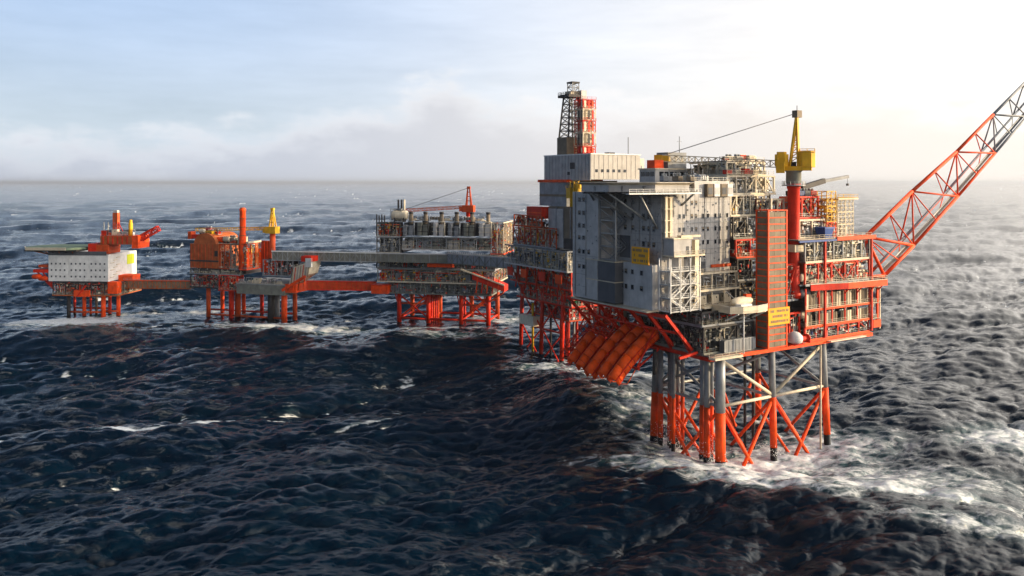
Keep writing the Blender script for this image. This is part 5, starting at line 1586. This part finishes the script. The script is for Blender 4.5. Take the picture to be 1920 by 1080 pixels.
# ================================================================== centre platform: compressors with a row of exhaust stacks
P3 = Frame(-37.0, 426.0, -12.0)
r3 = random.Random(33)
U3 = lambda px, v=0: P3.U(px, v)
Z3 = lambda py, u=0, v=0: P3.Z(py, u, v)
ua, ub = U3(705), U3(928)
jd = T('steel_jacket', 'short red jacket under the centre platform with its exhaust stacks', 'jacket', P3, (0, 10, 0))
LG = [U3(745), U3(800), U3(862), U3(913)]
for u in LG:
    for v in (3, 24):
        leg(jd, P3, (u, v, 16), (u, v, -14), 1.15, 'red' if v == 3 else 'deep', .4)
        beam(jd, (u - 2.4, v + .3, 15.8), (u, v + .3, 6), .5, 'red', name='brace')
for v in (3, 24):
    for a_, c_ in zip(LG, LG[1:]):
        for z in (2.6, ): P('brace', B().tube((a_, v, z), (c_, v, z), .6, 8), 'red', jd)
    for a_, c_ in ((LG[0], LG[1]), (LG[2], LG[3])):
        P('brace', B().tube((a_, v, 10.5), (c_, v, 10.5), .45, 8), 'deep', jd)
        P('brace', B().tube((a_, v, 15), (c_, v, 3), .45, 8), 'red', jd); P('brace', B().tube((c_, v, 15), (a_, v, 3), .45, 8), 'orange', jd)
for u in LG: P('brace', B().tube((u, 3, 2.6), (u, 24, 2.6), .5, 8), 'red', jd)
for i in range(5): P('conductor', B().tube((LG[1] - 1 + i * .9, 8 + i, 16), (LG[1] - 1 + i * .9, 8 + i, -10), .55, 8), ('orange', 'red')[i % 2], jd)
for i in range(3): P('conductor', B().tube((LG[2] - 2 + i * 1.2, 9, 16), (LG[2] - 2 + i * 1.2, 9, -10), .5, 8), ('red', 'dark')[i % 2], jd)
bay('process_module', 'lowest drab grey deck of the centre platform above its red jacket', P3, ua + 5, ub - 2, 0, 30, 16, 22, r3, ['olive', 'olive', 'grey', 'dark'], 'olive', fill=1, faces='-v+u', step=8, edge='olive', kinds=['container', 'cabinet', 'duct', 'vessel'], brace=.1, wall=('olive', 'dgrey'))
bay('process_module', 'second deck of the centre platform with red boxes and pale tanks', P3, ua + 1, ub, -1, 30, 22.02, 29, r3, ['red', 'orange', 'grey', 'olive', 'grey', 'dark'], 'olive', fill=1, faces='-v+u', step=8, edge='cream', brace=.1, wall=('olive', 'grey'))
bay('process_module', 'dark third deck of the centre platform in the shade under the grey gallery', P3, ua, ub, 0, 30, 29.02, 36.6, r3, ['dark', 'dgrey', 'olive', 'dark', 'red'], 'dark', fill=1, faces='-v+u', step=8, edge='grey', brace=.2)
t = T('orange_tray', 'bright orange landing tray at the lower left end of the centre platform', 'tray', P3, (ua, 0, 16))
boxp(t, 'tray', ua - 1.5, ua + 7.5, -3, 3, 15.8, 20.2, 'orange'); boxp(t, 'rim', ua - 1.7, ua + 7.7, -3.2, 3.2, 20.22, 20.6, 'red')
t = T('slanted_wing', 'dark red slanted wing at the lower right end of the centre platform', 'wing', P3, (ub, 0, 20))
a_ = U3(888); c_ = U3(948)
b = B(); b.add([(a_, -3, 24.6), (c_, -3, 18.6), (c_, -3, 21.6), (a_, -3, 28.2), (a_, 6, 24.6), (c_, 6, 18.6), (c_, 6, 21.6), (a_, 6, 28.2)], [(3, 2, 1, 0), (4, 5, 6, 7), (0, 1, 5, 4), (1, 2, 6, 5), (2, 3, 7, 6), (3, 0, 4, 7)])
P('panel', b, 'red', t)
b = B(); b.bar((a_ - 6, -3.3, 29.6), (c_, -3.3, 22), .5, .7); P('pale_rail', b, 'cream', t)
for i in range(5):
    beam(t, (a_ + 2 + i * 2.8, -2.9, 17.6), (a_ + 3 + i * 2.8, -2.9, 26), .5, ('orange', 'red')[i % 2], name='strut')
P('strut', B().bar((c_ - 1, 0, 18), (LG[3], 3, 12), .7), 'deep', t)
t = T('gallery', 'long flat grey gallery across the front of the centre platform', 'gallery', P3, (-10, -3, 36))
ug = U3(848, -4)
boxp(t, 'girder', ua - 3, ug, -5, -.2, Z3(492), Z3(475.5), 'olive')
boxp(t, 'top_strip', ua - 3, ug, -5.2, -5.02, Z3(476.5), Z3(474), 'lq')
for i in range(9): boxp(t, 'rib', ua + i * 4.4, ua + i * 4.4 + .3, -5.15, -5.02, Z3(491), Z3(477), 'grey')
boxp(t, 'red_beam', U3(805), U3(852), -3.4, -.3, Z3(500), Z3(493.5), 'orange')
bay('process_module', 'broad lower tier of compressor plant on the centre platform top deck', P3, U3(752), ub - 2, 1, 28, 39, 45.4, r3, ['grey', 'grey', 'dgrey', 'olive'], 'steel', fill=.6, faces='-v', step=8, edge='lq', kinds=['skid', 'bundle', 'cabinet'], brace=.6, wall=('grey', 'dgrey'))
bay('process_module', 'tall left end stack of decks with red boxes on the centre platform', P3, ua, U3(750), 0, 28, 37, 45.4, r3, ['cream', 'grey', 'olive', 'steel'], 'grey', fill=1, faces='-v', step=5, edge='cream', brace=.3)
bay('process_module', 'red and dark upper left corner bay of the centre platform', P3, ua, U3(750), 0, 28, 45.42, 53, r3, ['red', 'deep', 'dark', 'grey'], 'dark', fill=1, faces='-v', step=5, edge='lq', brace=.3)
SX = (771, 798, 828, 856.5, 885, 915.5)
for i, px in enumerate(SX):
    u = U3(px - 6, 2)
    pos = ['leftmost of the row', 'second from the left', 'third from the left', 'fourth from the left', 'fifth from the left', 'rightmost, beside the sunlit end'][i]
    t = T('turbine_housing', 'grey rounded turbine housing on the centre platform, ' + pos, 'turbine', P3, (u, 8, 39), 'turbine housings on the centre platform')
    for z, hh in ((39.3, 5.6), (46.1, 7.4)):
        w_ = 3.0 if z < 40 else 3.3
        b = B()
        for k, wk in ((r3.uniform(-.62, -.5), r3.uniform(.32, .42)), (r3.uniform(.36, .48), r3.uniform(.36, .54))):
            x0, x1 = u + (k - wk) * w_, u + (k + wk) * w_; c_ = .5
            b.prism([(x0, 2.2), (x0 + c_, 1.7), (x1 - c_, 1.7), (x1, 2.2), (x1, 5), (x0, 5)], z, z + hh * r3.uniform(.66, .95))
        P('casing', b, ('lq', 'grey', 'olive')[(i + int(z)) % 3], t)
        boxp(t, 'enclosure', u - w_, u + w_, 5.2, 12, z, z + hh * .9, 'dgrey')
        b = B()
        for f_ in (.3, .62): b.box(u - w_, u + w_, 1.0, 1.3, z + hh * f_, z + hh * f_ + .25)
        b.path([(u + w_ * 1.02, 1.8, z), (u + w_ * 1.02, 1.8, z + hh), (u, 2.4, z + hh)], .32, 7)
        P('pipework', b, ('cream', 'steel', 'dark')[(i + int(z)) % 3], t)
        boxp(t, 'gap_shade_box', u + w_ * 1.02, u + w_ * 1.02 + .9, 4.2, 9, z, z + hh * .9, 'dark')  # solid dark box painted in as the shade between casings
    boxp(t, 'walkway', u - 3.8, u + 3.8, -.6, 1.3, 45.45, 45.7, 'steel')
    t = T('exhaust_stack', 'dark topped exhaust stack on the centre platform, ' + pos, 'exhaust stack', P3, (u, 6, 53), 'exhaust stacks of the centre platform')
    us = U3(px, 5)
    b = B(); b.lathe([(1.2, 52), (1.05, 53.4), (1.05, 57.5)], (us, 5, 0), 'z', 12); P('pipe', b, 'tan', t)
    b = B(); b.lathe([(1.2, 57.51), (1.2, 58.6)], (us, 5, 0), 'z', 12); P('cowl', b, 'dark', t)
t = T('vent_pipes', 'cluster of thin dark upright pipes at the far left end of the centre platform', 'pipes', P3, (ua, 2, 53))
for i, px in enumerate((706.5, 711, 716, 721)):
    P('pipe', B().tube((U3(px, 2), 2, 46), (U3(px, 2), 2, Z3(403 + (i % 2) * 2)), .38, 8), 'dark', t)
t = T('cream_vessel_stack', 'cream and yellow vessels piled on the top left of the centre platform', 'vessels', P3, (ua + 9, 6, 53))
put(t, 'vessel', 'cream', U3(750, 5), 5, 53.1, 9, 6, 6.4); put(t, 'skid', 'tan', U3(744, 5), 6, 53.1, 6, 5, 7)
for px in (747, 753, 758): P('flue', B().tube((U3(px, 6), 6, 58), (U3(px, 6), 6, Z3(375)), .55, 8), ('dark', 'yellow', 'cream')[int(px) % 3], t)
bay('process_module', 'sunlit cream plant at the right end of the centre platform', P3, ub - 3, U3(946, 4), 2, 26, 37.2, 53.5, r3, ['cream', 'white', 'tan', 'orange'], 'cream', fill=1, faces='-v+u', step=4, edge='orange', kinds=['tower', 'lattice', 'skid', 'cabinet'], brace=.5, pipes=2)
t = T('roof_pipe_rack', 'cream pipe rack along the top of the turbine row', 'pipe rack', P3, (8, 10, 53.6))
for i in range(7): put(t, ('bundle', 'skid', 'duct')[i % 3], ('cream', 'grey', 'tan')[i % 3], U3(775 + i * 21, 9), 9.5, 53.5, 5.6, 4, 2.6)
def small_crane(fr, name, label, u, v, z0, z1, ztop, col, houses, boom_to, wires=True):
    c_ = T(name, label, 'crane', fr, (u, v, z0))
    b = B(); b.lathe([(1.7, z0), (1.5, z0 + 1), (1.5, z1)], (u, v, 0), 'z', 12); P('pedestal', b, houses, c_)
    b = B(); b.prism([(u - 3.2, v - 2.2), (u + 3.0, v - 2.2), (u + 3.4, v), (u + 3.0, v + 2.2), (u - 3.2, v + 2.2)], z1 + .02, z1 + 3.6); hs = P('machinery_house', b, col, c_)
    boxp(c_, 'cab', u - 4.8, u - 3.22, v - 2, v, z1 + .4, z1 + 2.8, col)
    for sx in (-1, 1):
        P('mast_leg', B().bar((u + sx * 1.3, v - 1, z1 + 3.62), (u + sx * .5, v, ztop), .6), col, c_)
        P('mast_leg', B().bar((u + sx * 1.3, v + 1.4, z1 + 3.62), (u + sx * .5, v, ztop), .5), col, c_)
    for i in range(1, 4): P('mast_rung', B().bar((u - 1.3 + .2 * i, v - 1 + .25 * i, z1 + 3.6 + (ztop - z1 - 3.6) * i / 4), (u + 1.3 - .2 * i, v - 1 + .25 * i, z1 + 3.6 + (ztop - z1 - 3.6) * i / 4), .4), col, c_)
    boxp(c_, 'sheave_head', u - .9, u + .9, v - .7, v + .7, ztop - .6, ztop + .7, col)
    b = B(); b.truss((u - 3, v, z1 + 2.6), boom_to, 1.4, 1.5, 14, .2); P('boom', b, col, c_)
    if wires:
        for s_ in (-.5, .5): P('pendant_wire', B().tube((u, v + s_, ztop), (boom_to[0], boom_to[1] + s_, boom_to[2] + .8), .09, 5), 'dark', c_)
    return c_
small_crane(P3, 'pedestal_crane', 'rusty red pedestal crane on the centre platform, boom lying over the exhaust stacks', U3(879, 14), 14, 53, Z3(399), Z3(352, 0, 14), 'deep', 'red', (U3(762, 14), 14, Z3(395, 0, 14)))

# ================================================================== orange platform, second from the left
P2 = Frame(-140.0, 437.0, -18.0)
r2 = random.Random(44)
U2 = lambda px, v=0: P2.U(px, v)
Z2 = lambda py, u=0, v=0: P2.Z(py, u, v)
jd = T('steel_jacket', 'red and black legged jacket under the orange platform second from the left', 'jacket', P2, (0, 10, 0))
L2 = [(391, 'deep', 1.0, 3), (417, 'orange', .9, 16), (434, 'red', 1.2, 4), (446, 'deep', 1.4, 8), (457, 'orange', .9, 16), (491, 'red', .9, 20), (509, 'dark', 1.7, 4), (520, 'grey', 1.2, 10), (533, 'orange', 1.3, 2), (553, 'deep', 1.0, 12)]
for px, mt_, r_, v in L2:
    u = U2(px, v); leg(jd, P2, (u, v, 18), (u, v, -14), r_ * 1.2, mt_, .3)
for a_, c_ in ((391, 434), (434, 509), (509, 533)):
    P('brace', B().tube((U2(a_, 3.5), 3.5, 2.2), (U2(c_, 3.5), 3.5, 2.2), .5, 8), 'deep', jd)
P('brace', B().tube((U2(391, 14), 14, 3), (U2(553, 14), 14, 3), .5, 8), 'red', jd)
u0, u9 = U2(356), U2(545)
bay('process_module', 'lower left dark deck of the orange platform beside the tan bridge', P2, u0, U2(410), 0, 28, 17, 24.4, r2, ['dark', 'brown', 'olive', 'red', 'deep'], 'dark', fill=1, faces='-v', step=6, edge='dark', brace=.3)
bay('process_module', 'low red deck bay in the middle of the orange platform', P2, U2(410.5), U2(447), -.5, 28, 16, 24.4, r2, ['red', 'red', 'orange', 'dark'], 'red', fill=1, faces='-v', step=6, edge='red', brace=.2, kinds=['container', 'cabinet', 'duct'], wall=('red',))
bay('process_module', 'thin dark deck under the brown block of the orange platform', P2, u0, U2(450), 0, 28, 24.42, 27.4, r2, DRAB, 'dark', fill=1, faces='-v', step=6, edge='grey')
t = T('box_girder_deck', 'plain grey box deck on the right half of the orange platform', 'deck', P2, (10, 0, 17.5))
boxp(t, 'girder', U2(448), U2(537), -2, 26, Z2(550), Z2(532), 'olive'); boxp(t, 'rim', U2(448) - .1, U2(537) + .1, -2.2, 26, Z2(531.9), Z2(530.6), 'grey')
railing(t, [(U2(450), -2, Z2(530.5)), (U2(536), -2, Z2(530.5))], 'cream')
for i in range(6): put(t, r2.choice(['bundle', 'skid', 'cabinet']), r2.choice(['cream', 'grey', 'olive']), U2(455 + i * 14), 0, Z2(530.5), 3.6, 2.4, 3)
t = T('brown_module', 'weathered orange brown block with arched roof at the left of the orange platform', 'module', P2, (u0 + 8, 6, 27.5))
boxp(t, 'wall', U2(354), U2(407), 1, 24, 27.45, 40.6, 'brown')
ax0, ax1 = U2(363, 1), U2(404, 1); arcp = [(ax0, 40.6)] + [((ax0 + ax1) / 2 - math.cos(k * math.pi / 8) * (ax1 - ax0) / 2, 40.62 + math.sin(k * math.pi / 8) * 5.8) for k in range(9)] + [(ax1, 40.6)]
b = B(); n_ = len(arcp); vs = [(x, y, z) for y in (1.2, 22) for x, z in arcp]
b.add(vs, [tuple(range(n_)), tuple(range(2 * n_ - 1, n_ - 1, -1))] + [(k, n_ + k, n_ + (k + 1) % n_, (k + 1) % n_) for k in range(n_)])
P('arched_roof', b, 'brown', t)
for i in range(7): boxp(t, 'rib', U2(356) + i * 2.3, U2(356) + i * 2.3 + .3, .8, .98, 27.6, 40.4, 'deep')
boxp(t, 'louvre', U2(400), U2(406), .9, .98, 34, 37, 'dark')
boxp(t, 'lower_band', U2(354) - .1, U2(408), .6, .79, 31, 31.8, 'dark')
t = T('crow_nest_beam', 'red stub beam sticking out at the top left of the orange platform', 'beam', P2, (u0, 2, 40.6))
boxp(t, 'beam', U2(347), U2(372), 3, 6, 43.4, 45.4, 'red'); boxp(t, 'knob', U2(346), U2(352), 2.6, 6.4, 43, 47, 'deep')
bay('process_module', 'rusty brown panelled bay right of the arched block on the orange platform', P2, U2(408), U2(428), 1.2, 26, 27.42, 41, r2, ['brown', 'deep', 'brown'], 'deep', fill=1, faces='-v', step=4, edge='deep', kinds=['container', 'tower', 'cabinet'], wall=('brown', 'deep'))
bay('process_module', 'dark open scaffold bay in the middle of the orange platform', P2, U2(428.5), U2(448), 1.2, 26, 27.42, 41, r2, ['olive', 'dark', 'olive'], 'olive', fill=1, faces='-v', step=3.5, brace=.7, edge='grey', kinds=['lattice', 'bundle', 'tower'])
t = T('roof_plant', 'pale cream and red clutter along the roof of the orange platform', 'plant', P2, (-10, 6, 41))
for i in range(11): put(t, r2.choice(['skid', 'vessel', 'cabinet', 'bundle', 'fan']), r2.choice(['cream', 'white', 'red', 'cream', 'orange', 'yellow']), U2(380 + i * 7.5, 5), 5 + (i % 2) * 2, 41.05 if i > 3 else 45.5, 4, 3.4, r2.uniform(2.6, 5))
boxp(t, 'roof_beam', U2(400), U2(450), 3.2, 8, 40.7, 41.02, 'cream')
t = T('exhaust_stack', 'tall plain orange exhaust stack on the orange platform', 'exhaust stack', P2, (U2(455), 2, 27.5))
us = U2(455, 2)
b = B(); b.lathe([(2.1, 27.5), (1.9, 44), (1.6, 47), (1.6, 58.6), (1.75, 58.8), (1.75, 60)], (us, 2, 0), 'z', 14); P('pipe', b, 'orange', t)
for z in (45.5, 50, 54.5): P('flange', B().lathe([(1.9, z), (1.9, z + .35)], (us, 2, 0), 'z', 14), 'brown', t)
b = B(); b.lathe([(1.3, 59.9), (1.3, 60.6)], (us, 2, 0), 'z', 10); P('cap', b, 'brown', t)
for px in (449.5, 461): P('stay', B().bar((U2(px, 2), 2, 41), (us, 2, 49), .3), 'red', t)
u5 = U2(462); v5 = P2.V(489, u5)
bay('process_module', 'sunlit bright orange bay right of the tall stack', P2, U2(449), u5, 0, v5, 27.42, 41.4, r2, ['orange', 'brown', 'deep', 'cream', 'yellow'], 'deep', fill=1, faces='-v+u', step=4, edge='orange', kinds=['container', 'cabinet', 'vessel', 'skid', 'tower'], brace=.2, wall=('orange',))
t = T('orange_clad_wall', 'bright orange clad end wall facing the sun right of the tall stack', 'wall', P2, (u5, v5 / 2, 27.5))
for i in range(5):
    if i != 2: boxp(t, 'panel', u5 - .6, u5 - .2 + .04 * i, 1 + i * v5 / 5, (i + 1) * v5 / 5 + .4, 28, (39, 36, 0, 40.5, 38)[i], ('orange', 'deep', 'orange', 'brown', 'orange')[i])
boxp(t, 'cream_cap', u5 - 1, u5 + .4, 1, v5, 41.45, 42.4, 'cream')
t = T('red_wall', 'plain bright red wall panel right of the orange bay', 'wall', P2, (U2(498), 0, 27))
boxp(t, 'panel', U2(489, v5), U2(508, v5), v5 + .3, v5 + 3, 25, 42.0, 'deep')
for i in range(3): boxp(t, 'rib', U2(490, v5) + i * 1.7, U2(490, v5) + i * 1.7 + .25, v5 + .1, v5 + .29, 25.2, 42, 'orange')
bay('process_module', 'grey lattice gallery end under the bridge on the orange platform', P2, U2(490), U2(548), 1, 22, 24.8, 33.4, r2, ['grey', 'olive', 'red', 'dgrey', 'orange'], 'grey', fill=1, faces='-v', step=4, brace=.5, edge='grey', kinds=['lattice', 'bundle', 'skid'])
t = T('sloping_chute', 'sunlit cream sloping structure at the right end of the orange platform', 'chute', P2, (U2(565), 0, 18))
c0, c1 = U2(543), U2(587)
b = B(); b.add([(c0, -2, 19), (c1 - 2, -2, 26.5), (c1, -2, 33.5), (c0 + 4, -2, 30), (c0, 8, 19), (c1 - 2, 8, 26.5), (c1, 8, 33.5), (c0 + 4, 8, 30)], [(3, 2, 1, 0), (4, 5, 6, 7), (0, 1, 5, 4), (1, 2, 6, 5), (2, 3, 7, 6), (3, 0, 4, 7)])
P('cream_panel', b, 'cream', t)
for i in range(7): P('rib', B().bar((c0 + 2 + i * 1.7, -2.15, 19.6 + i * .95), (c0 + 3.4 + i * 1.6, -2.15, 29.4 + i * .5), .28), ('tan', 'red', 'grey')[i % 3], t)
railing(t, [(c0 + 4, -2, 30), (c1, -2, 33.5)], 'cream')
boxp(t, 'red_cap', U2(569), U2(588), -2.2, 6, 33.2, 36, 'red'); boxp(t, 'white_cap', U2(577), U2(588), -2.3, -1, 30.4, 35, 'white')
b = B(); b.bar((c0 - 3, -2.4, 17.8), (c1 - 3, -2.4, 25.6), .6, 1.5); P('orange_edge', b, 'orange', t)
for i in range(4): P('strut', B().bar((c0 + i * 3, -1.5, 18), (c0 + i * 3 + 1, -1.5, 22 + i), .5), ('deep', 'orange')[i % 2], t)
boxp(t, 'foot', U2(536), U2(556), -1, 14, 16.6, 21, 'orange')
small_crane(P2, 'pedestal_crane', 'lemon yellow pedestal crane on the orange platform, boom lying level to the left', U2(511, 8), 8, 36.5, Z2(437, 0, 8), Z2(392, 0, 8), 'yellow', 'deep', (U2(368, 10), 10, Z2(433, 0, 10)), False)

# ================================================================== far left quarters platform
P1 = Frame(*world_xy(203, 597), -4.0)
r1_ = random.Random(55)
U1 = lambda px, v=0: P1.U(px, v)
Z1 = lambda py, u=0, v=0: P1.Z(py, u, v)
ul = U1(91); vr = P1.V(256, 0)
jd = T('steel_jacket', 'slender orange red legs of the far left white quarters platform', 'jacket', P1, (-15, 8, 0))
for px, mt_, r_, v in ((129, 'dark', 1.0, 2), (140, 'red', .7, 18), (158, 'orange', 1.0, 6), (170, 'red', .6, 12), (181, 'tan', .7, 16), (194, 'orange', 1.2, 2), (206, 'red', .9, 14), (222, 'orange', 1.1, 8)):
    u = U1(px, v); leg(jd, P1, (u, v, 13), (u, v, -14), r_, mt_, .3)
for a_, c_, v in ((129, 194, 2.2), (194, 222, 6), (140, 206, 16)):
    P('brace', B().tube((U1(a_, v), v, 3), (U1(c_, v), v, 3), .55, 8), 'deep', jd)
P('brace', B().bar((U1(150, 2), 2, 11.5), (U1(170, 2), 2, 15), .7), 'orange', jd)
bay('process_module', 'brown dark lower deck under the far left white quarters', P1, U1(100), U1(222), -1, 24, 12.4, 19.6, r1_, ['brown', 'dark', 'tan', 'deep', 'olive', 'brown'], 'dark', fill=1, faces='-v+u', step=7, edge='brown', brace=.3)
t = T('orange_truss_panel', 'orange brace panel under the middle of the far left quarters', 'panel', P1, (U1(160), -2, 12))
boxp(t, 'panel', U1(143), U1(172), -2.4, -1.4, 12.0, 15.4, 'orange'); P('brace', B().bar((U1(150), -2.6, 12), (U1(166), -2.6, 18), .6), 'red', t)
t = T('orange_corner', 'orange stair block at the lower right corner of the far left quarters', 'stair tower', P1, (0, -1, 14))
boxp(t, 'block', U1(205), U1(222), -1.6, 3, 13.6, 20, 'orange'); boxp(t, 'platform', U1(228, 14), U1(256, 14), 10, 18, 19.0, 22.4, 'orange')
t = T('red_lifeboat_station', 'red lifeboat station jutting from the left side of the white quarters', 'lifeboat station', P1, (ul - 4, 4, 14))
boxp(t, 'platform', U1(62), ul - .1, 0, 10, 24.6, 26.4, 'red'); boxp(t, 'upper_platform', U1(70), ul - .1, 1, 9, 27.4, 28.8, 'deep')
for px in (66, 76, 86): P('strut', B().bar((U1(px), 2, 24.6), (ul + 2, 2, 15), .6), 'red', t)
for (px, z) in ((68, 22.4), (80, 21.4)):
    b = B(); b.lathe([(.2, -3), (1.2, -2), (1.4, 0), (1.2, 2), (.2, 3)], (U1(px), .4, z), 'x', 10); P('lifeboat', b, 'orange', t)
t = T('white_quarters', 'white box quarters with rows of tiny windows on the far left platform', 'building', P1, (-15, 12, 20))
w_ = (0 - ul) / 3
for i in range(3):
    boxp(t, 'wall_panel', ul + i * w_ + .12, ul + (i + 1) * w_ - .12, -.12, -.004, 20.2, 34.2, 'white')
boxp(t, 'wall', ul, 0, 0, vr, 20, 34.6, 'white')
boxp(t, 'dark_top', ul - .1, U1(200), -.3, -.13, 34.2, 36.4, 'dgrey')
for i in range(9): boxp(t, 'side_ledge', .02, .5, 2 + (i % 3) * 3, 5.4 + (i % 3) * 3, 22 + i * 1.3, 22.25 + i * 1.3, 'cream')
boxp(t, 'lime_panel', .02, .2, P1.V(238, 0), P1.V(251, 0), Z1(495, 0, 20), Z1(477, 0, 20), 'lime')
mw = B(); mw.box(-.42, .42, -.05, .05, -.48, .48); MW = mw.mesh('window', [M['dgrey']])
for py in (495, 507, 519):
    for i in range(3):
        for k in range(4):
            PI('window', MW, t, (ul + i * w_ + w_ * (.16 + k * .22), -.16, Z1(py)))
t = T('helideck', 'olive topped flat helideck over the left half of the white quarters', 'helideck', P1, (ul, 8, 36))
hx0, hx1 = U1(56, 6), U1(168, 6)
b = B(); b.prism([(hx0, 2), (hx0 + 6, -6), (hx1 - 6, -6), (hx1, 2), (hx1, 14), (hx1 - 6, 22), (hx0 + 6, 22), (hx0, 14)], 37.4, 38.5); P('deck_plate', b, 'teal', t)
b = B(); b.bar((hx0 + 6, -6.2, 38.1), (hx1 - 6, -6.2, 38.1), .3, 1.5); b.bar((hx0, 1.8, 38.1), (hx0 + 6, -6.2, 38.1), .3, 1.5); P('pale_edge', b, 'cream', t)
for i in range(7): P('support', B().bar((hx0 + 4 + i * 4.2, -2, 37.3), (max(hx0 + 8 + i * 3.4, ul + .5), 1, 34.4), .5), ('brown', 'dark')[i % 2], t)
boxp(t, 'under_frame', hx0 + 3, hx1 - 2, -3, 18, 36.4, 37.3, 'dark')
t = T('red_top_module', 'red modules stepping up behind the helideck of the far left platform', 'module', P1, (-10, 6, 35))
for (pa, pc, za, zb, mt_) in ((165, 180, 35, 40.4, 'red'), (180.4, 203, 35, 40, 'deep'), (188, 247, 40.1, 44.6, 'brown'), (247.2, 259, 38, 45, 'orange')):
    boxp(t, 'box', U1(pa, 2), U1(pc, 2), 2, 14, za, zb, mt_)
for i in range(6): boxp(t, 'rib', U1(192 + i * 9, 1.7), U1(194 + i * 9, 1.7), 1.75, 1.98, 40.3, 44.4, 'red')
railing(t, [(U1(189, 2), 1.9, 44.6), (U1(258, 2), 1.9, 44.6)], 'orange')
for i in range(6): put(t, r1_.choice(['skid', 'cabinet', 'fan']), r1_.choice(['white', 'red', 'cream', 'orange']), U1(195 + i * 10, 6), 7, 44.62, 2.8, 2.6, r1_.uniform(2, 4.5))
t = T('mast', 'rust coloured lattice mast on top of the far left platform', 'mast', P1, (U1(218), 8, 44.6))
um = U1(218, 8)
b = B(); b.truss((um, 8, 44.6), (um, 8, 57), 2.2, 2.2, 5, .3, up=(0, 1, 0)); P('lattice', b, 'deep', t)
boxp(t, 'clad_top', um - 1.3, um + 1.3, 6.8, 9.2, 52, 57.2, 'brown'); boxp(t, 'head', um - 1.1, um + 1.1, 6.9, 9.1, 57.22, 58.6, 'lq')
for px in (195, 203): P('aerial', B().tube((U1(px, 8), 8, 44.6), (U1(px, 8), 8, 52), .2, 6), 'cream', t)
P('stay', B().bar((um, 8, 54), (um + 5, 8, 44.7), .35), 'red', t)
t = T('yellow_post', 'short thick yellow post right of the mast on the far left platform', 'post', P1, (U1(245), 6, 45))
b = B(); b.lathe([(1.1, 44.65), (1.1, 51.4), (.8, 52), (.8, 53.4)], (U1(245, 6), 6, 0), 'z', 10); P('pipe', b, 'yellow', t)
t = T('red_boom', 'short red boom pointing right from the top of the far left platform', 'boom', P1, (U1(258), 6, 42))
b = B(); b.truss((U1(258, 6), 6, 42), (U1(297, 6), 6, 48.8), 2.4, 2.6, 6, .35); P('lattice', b, 'red', t)
P('tie', B().bar((U1(262, 6), 6, 45), (U1(290, 6), 6, 49.4), .5), 'deep', t)

# ================================================================== bridges
def bridge(name, label, p, q, w_, h, mat, rib, top='lq', n=14):
    """An enclosed girder bridge: deck box, upright ribs, top strip and handrail; p and q are world points on its axis."""
    p, q = Vector(p), Vector(q)
    d = q - p; fr = Frame(p.x, p.y, math.degrees(math.atan2(d.y, d.x)))
    L = math.hypot(d.x, d.y); s = d.z / L
    t = T(name, label, 'bridge', fr, (L / 2, 0, p.z + d.z / 2), 'bridges between the platforms')
    zz = lambda u: p.z + s * u
    b = B(); b.add([(u, y, zz(u) + k) for k in (-h / 2, h / 2) for u, y in ((0, -w_ / 2), (L, -w_ / 2), (L, w_ / 2), (0, w_ / 2))], [(3, 2, 1, 0), (4, 5, 6, 7), (0, 1, 5, 4), (1, 2, 6, 5), (2, 3, 7, 6), (3, 0, 4, 7)])
    P('girder', b, mat, t)
    for i in range(n + 1):
        u = .4 + (L - .8) * i / n
        P('rib', B().bar((u, -w_ / 2 - .1, zz(u) - h / 2), (u, -w_ / 2 - .1, zz(u) + h / 2), .3), rib, t)
        if i < n:
            v_ = .4 + (L - .8) * (i + 1) / n
            P('brace', B().bar((u, -w_ / 2 - .08, zz(u) + (-h if i % 2 else h) / 2.2), (v_, -w_ / 2 - .08, zz(v_) + (h if i % 2 else -h) / 2.2), .2), rib, t)
    for k, mt_ in ((h / 2, top), (-h / 2, rib)):
        P('chord', B().bar((0, -w_ / 2 - .12, zz(0) + k), (L, -w_ / 2 - .12, zz(L) + k), .5), mt_, t)
    railing(t, [(0, -w_ / 2, zz(0) + h / 2 + .25), (L, -w_ / 2, zz(L) + h / 2 + .25)], 'steel')
    return t
w1 = lambda fr, px, v, py: tuple(fr.w((fr.U(px, v), v, fr.Z(py, fr.U(px, v), v))))
bridge('bridge', 'tan walled bridge from the far left quarters to the orange platform', w1(P1, 236, 10, 532), w1(P2, 362, 4, 533), 4.5, 4.2, 'tan', 'brown', 'orange')
bridge('bridge', 'dark red bridge from the orange platform to the centre platform, low down', w1(P2, 575, 4, 534), w1(P3, 706, 4, 535.5), 4.5, 4.4, 'deep', 'red', 'red')
bridge('bridge', 'long grey bridge high between the orange and the centre platform', w1(P2, 512, 0, 478.5), w1(P3, 708, -2.6, 482), 5, 4.6, 'olive', 'grey', 'white', 20)
bridge('bridge', 'grey bridge sloping from the centre platform gallery to the drilling platform', w1(P3, 846, -2.8, 484), tuple(DP.w((-6, 42, DP.Z(494, -6, 42)))), 5, 4.6, 'grey', 'olive', 'lq', 12)
print('objects', len(bpy.data.objects), 'tris', sum(len(o.data.polygons) for o in bpy.data.objects if o.type == 'MESH'))
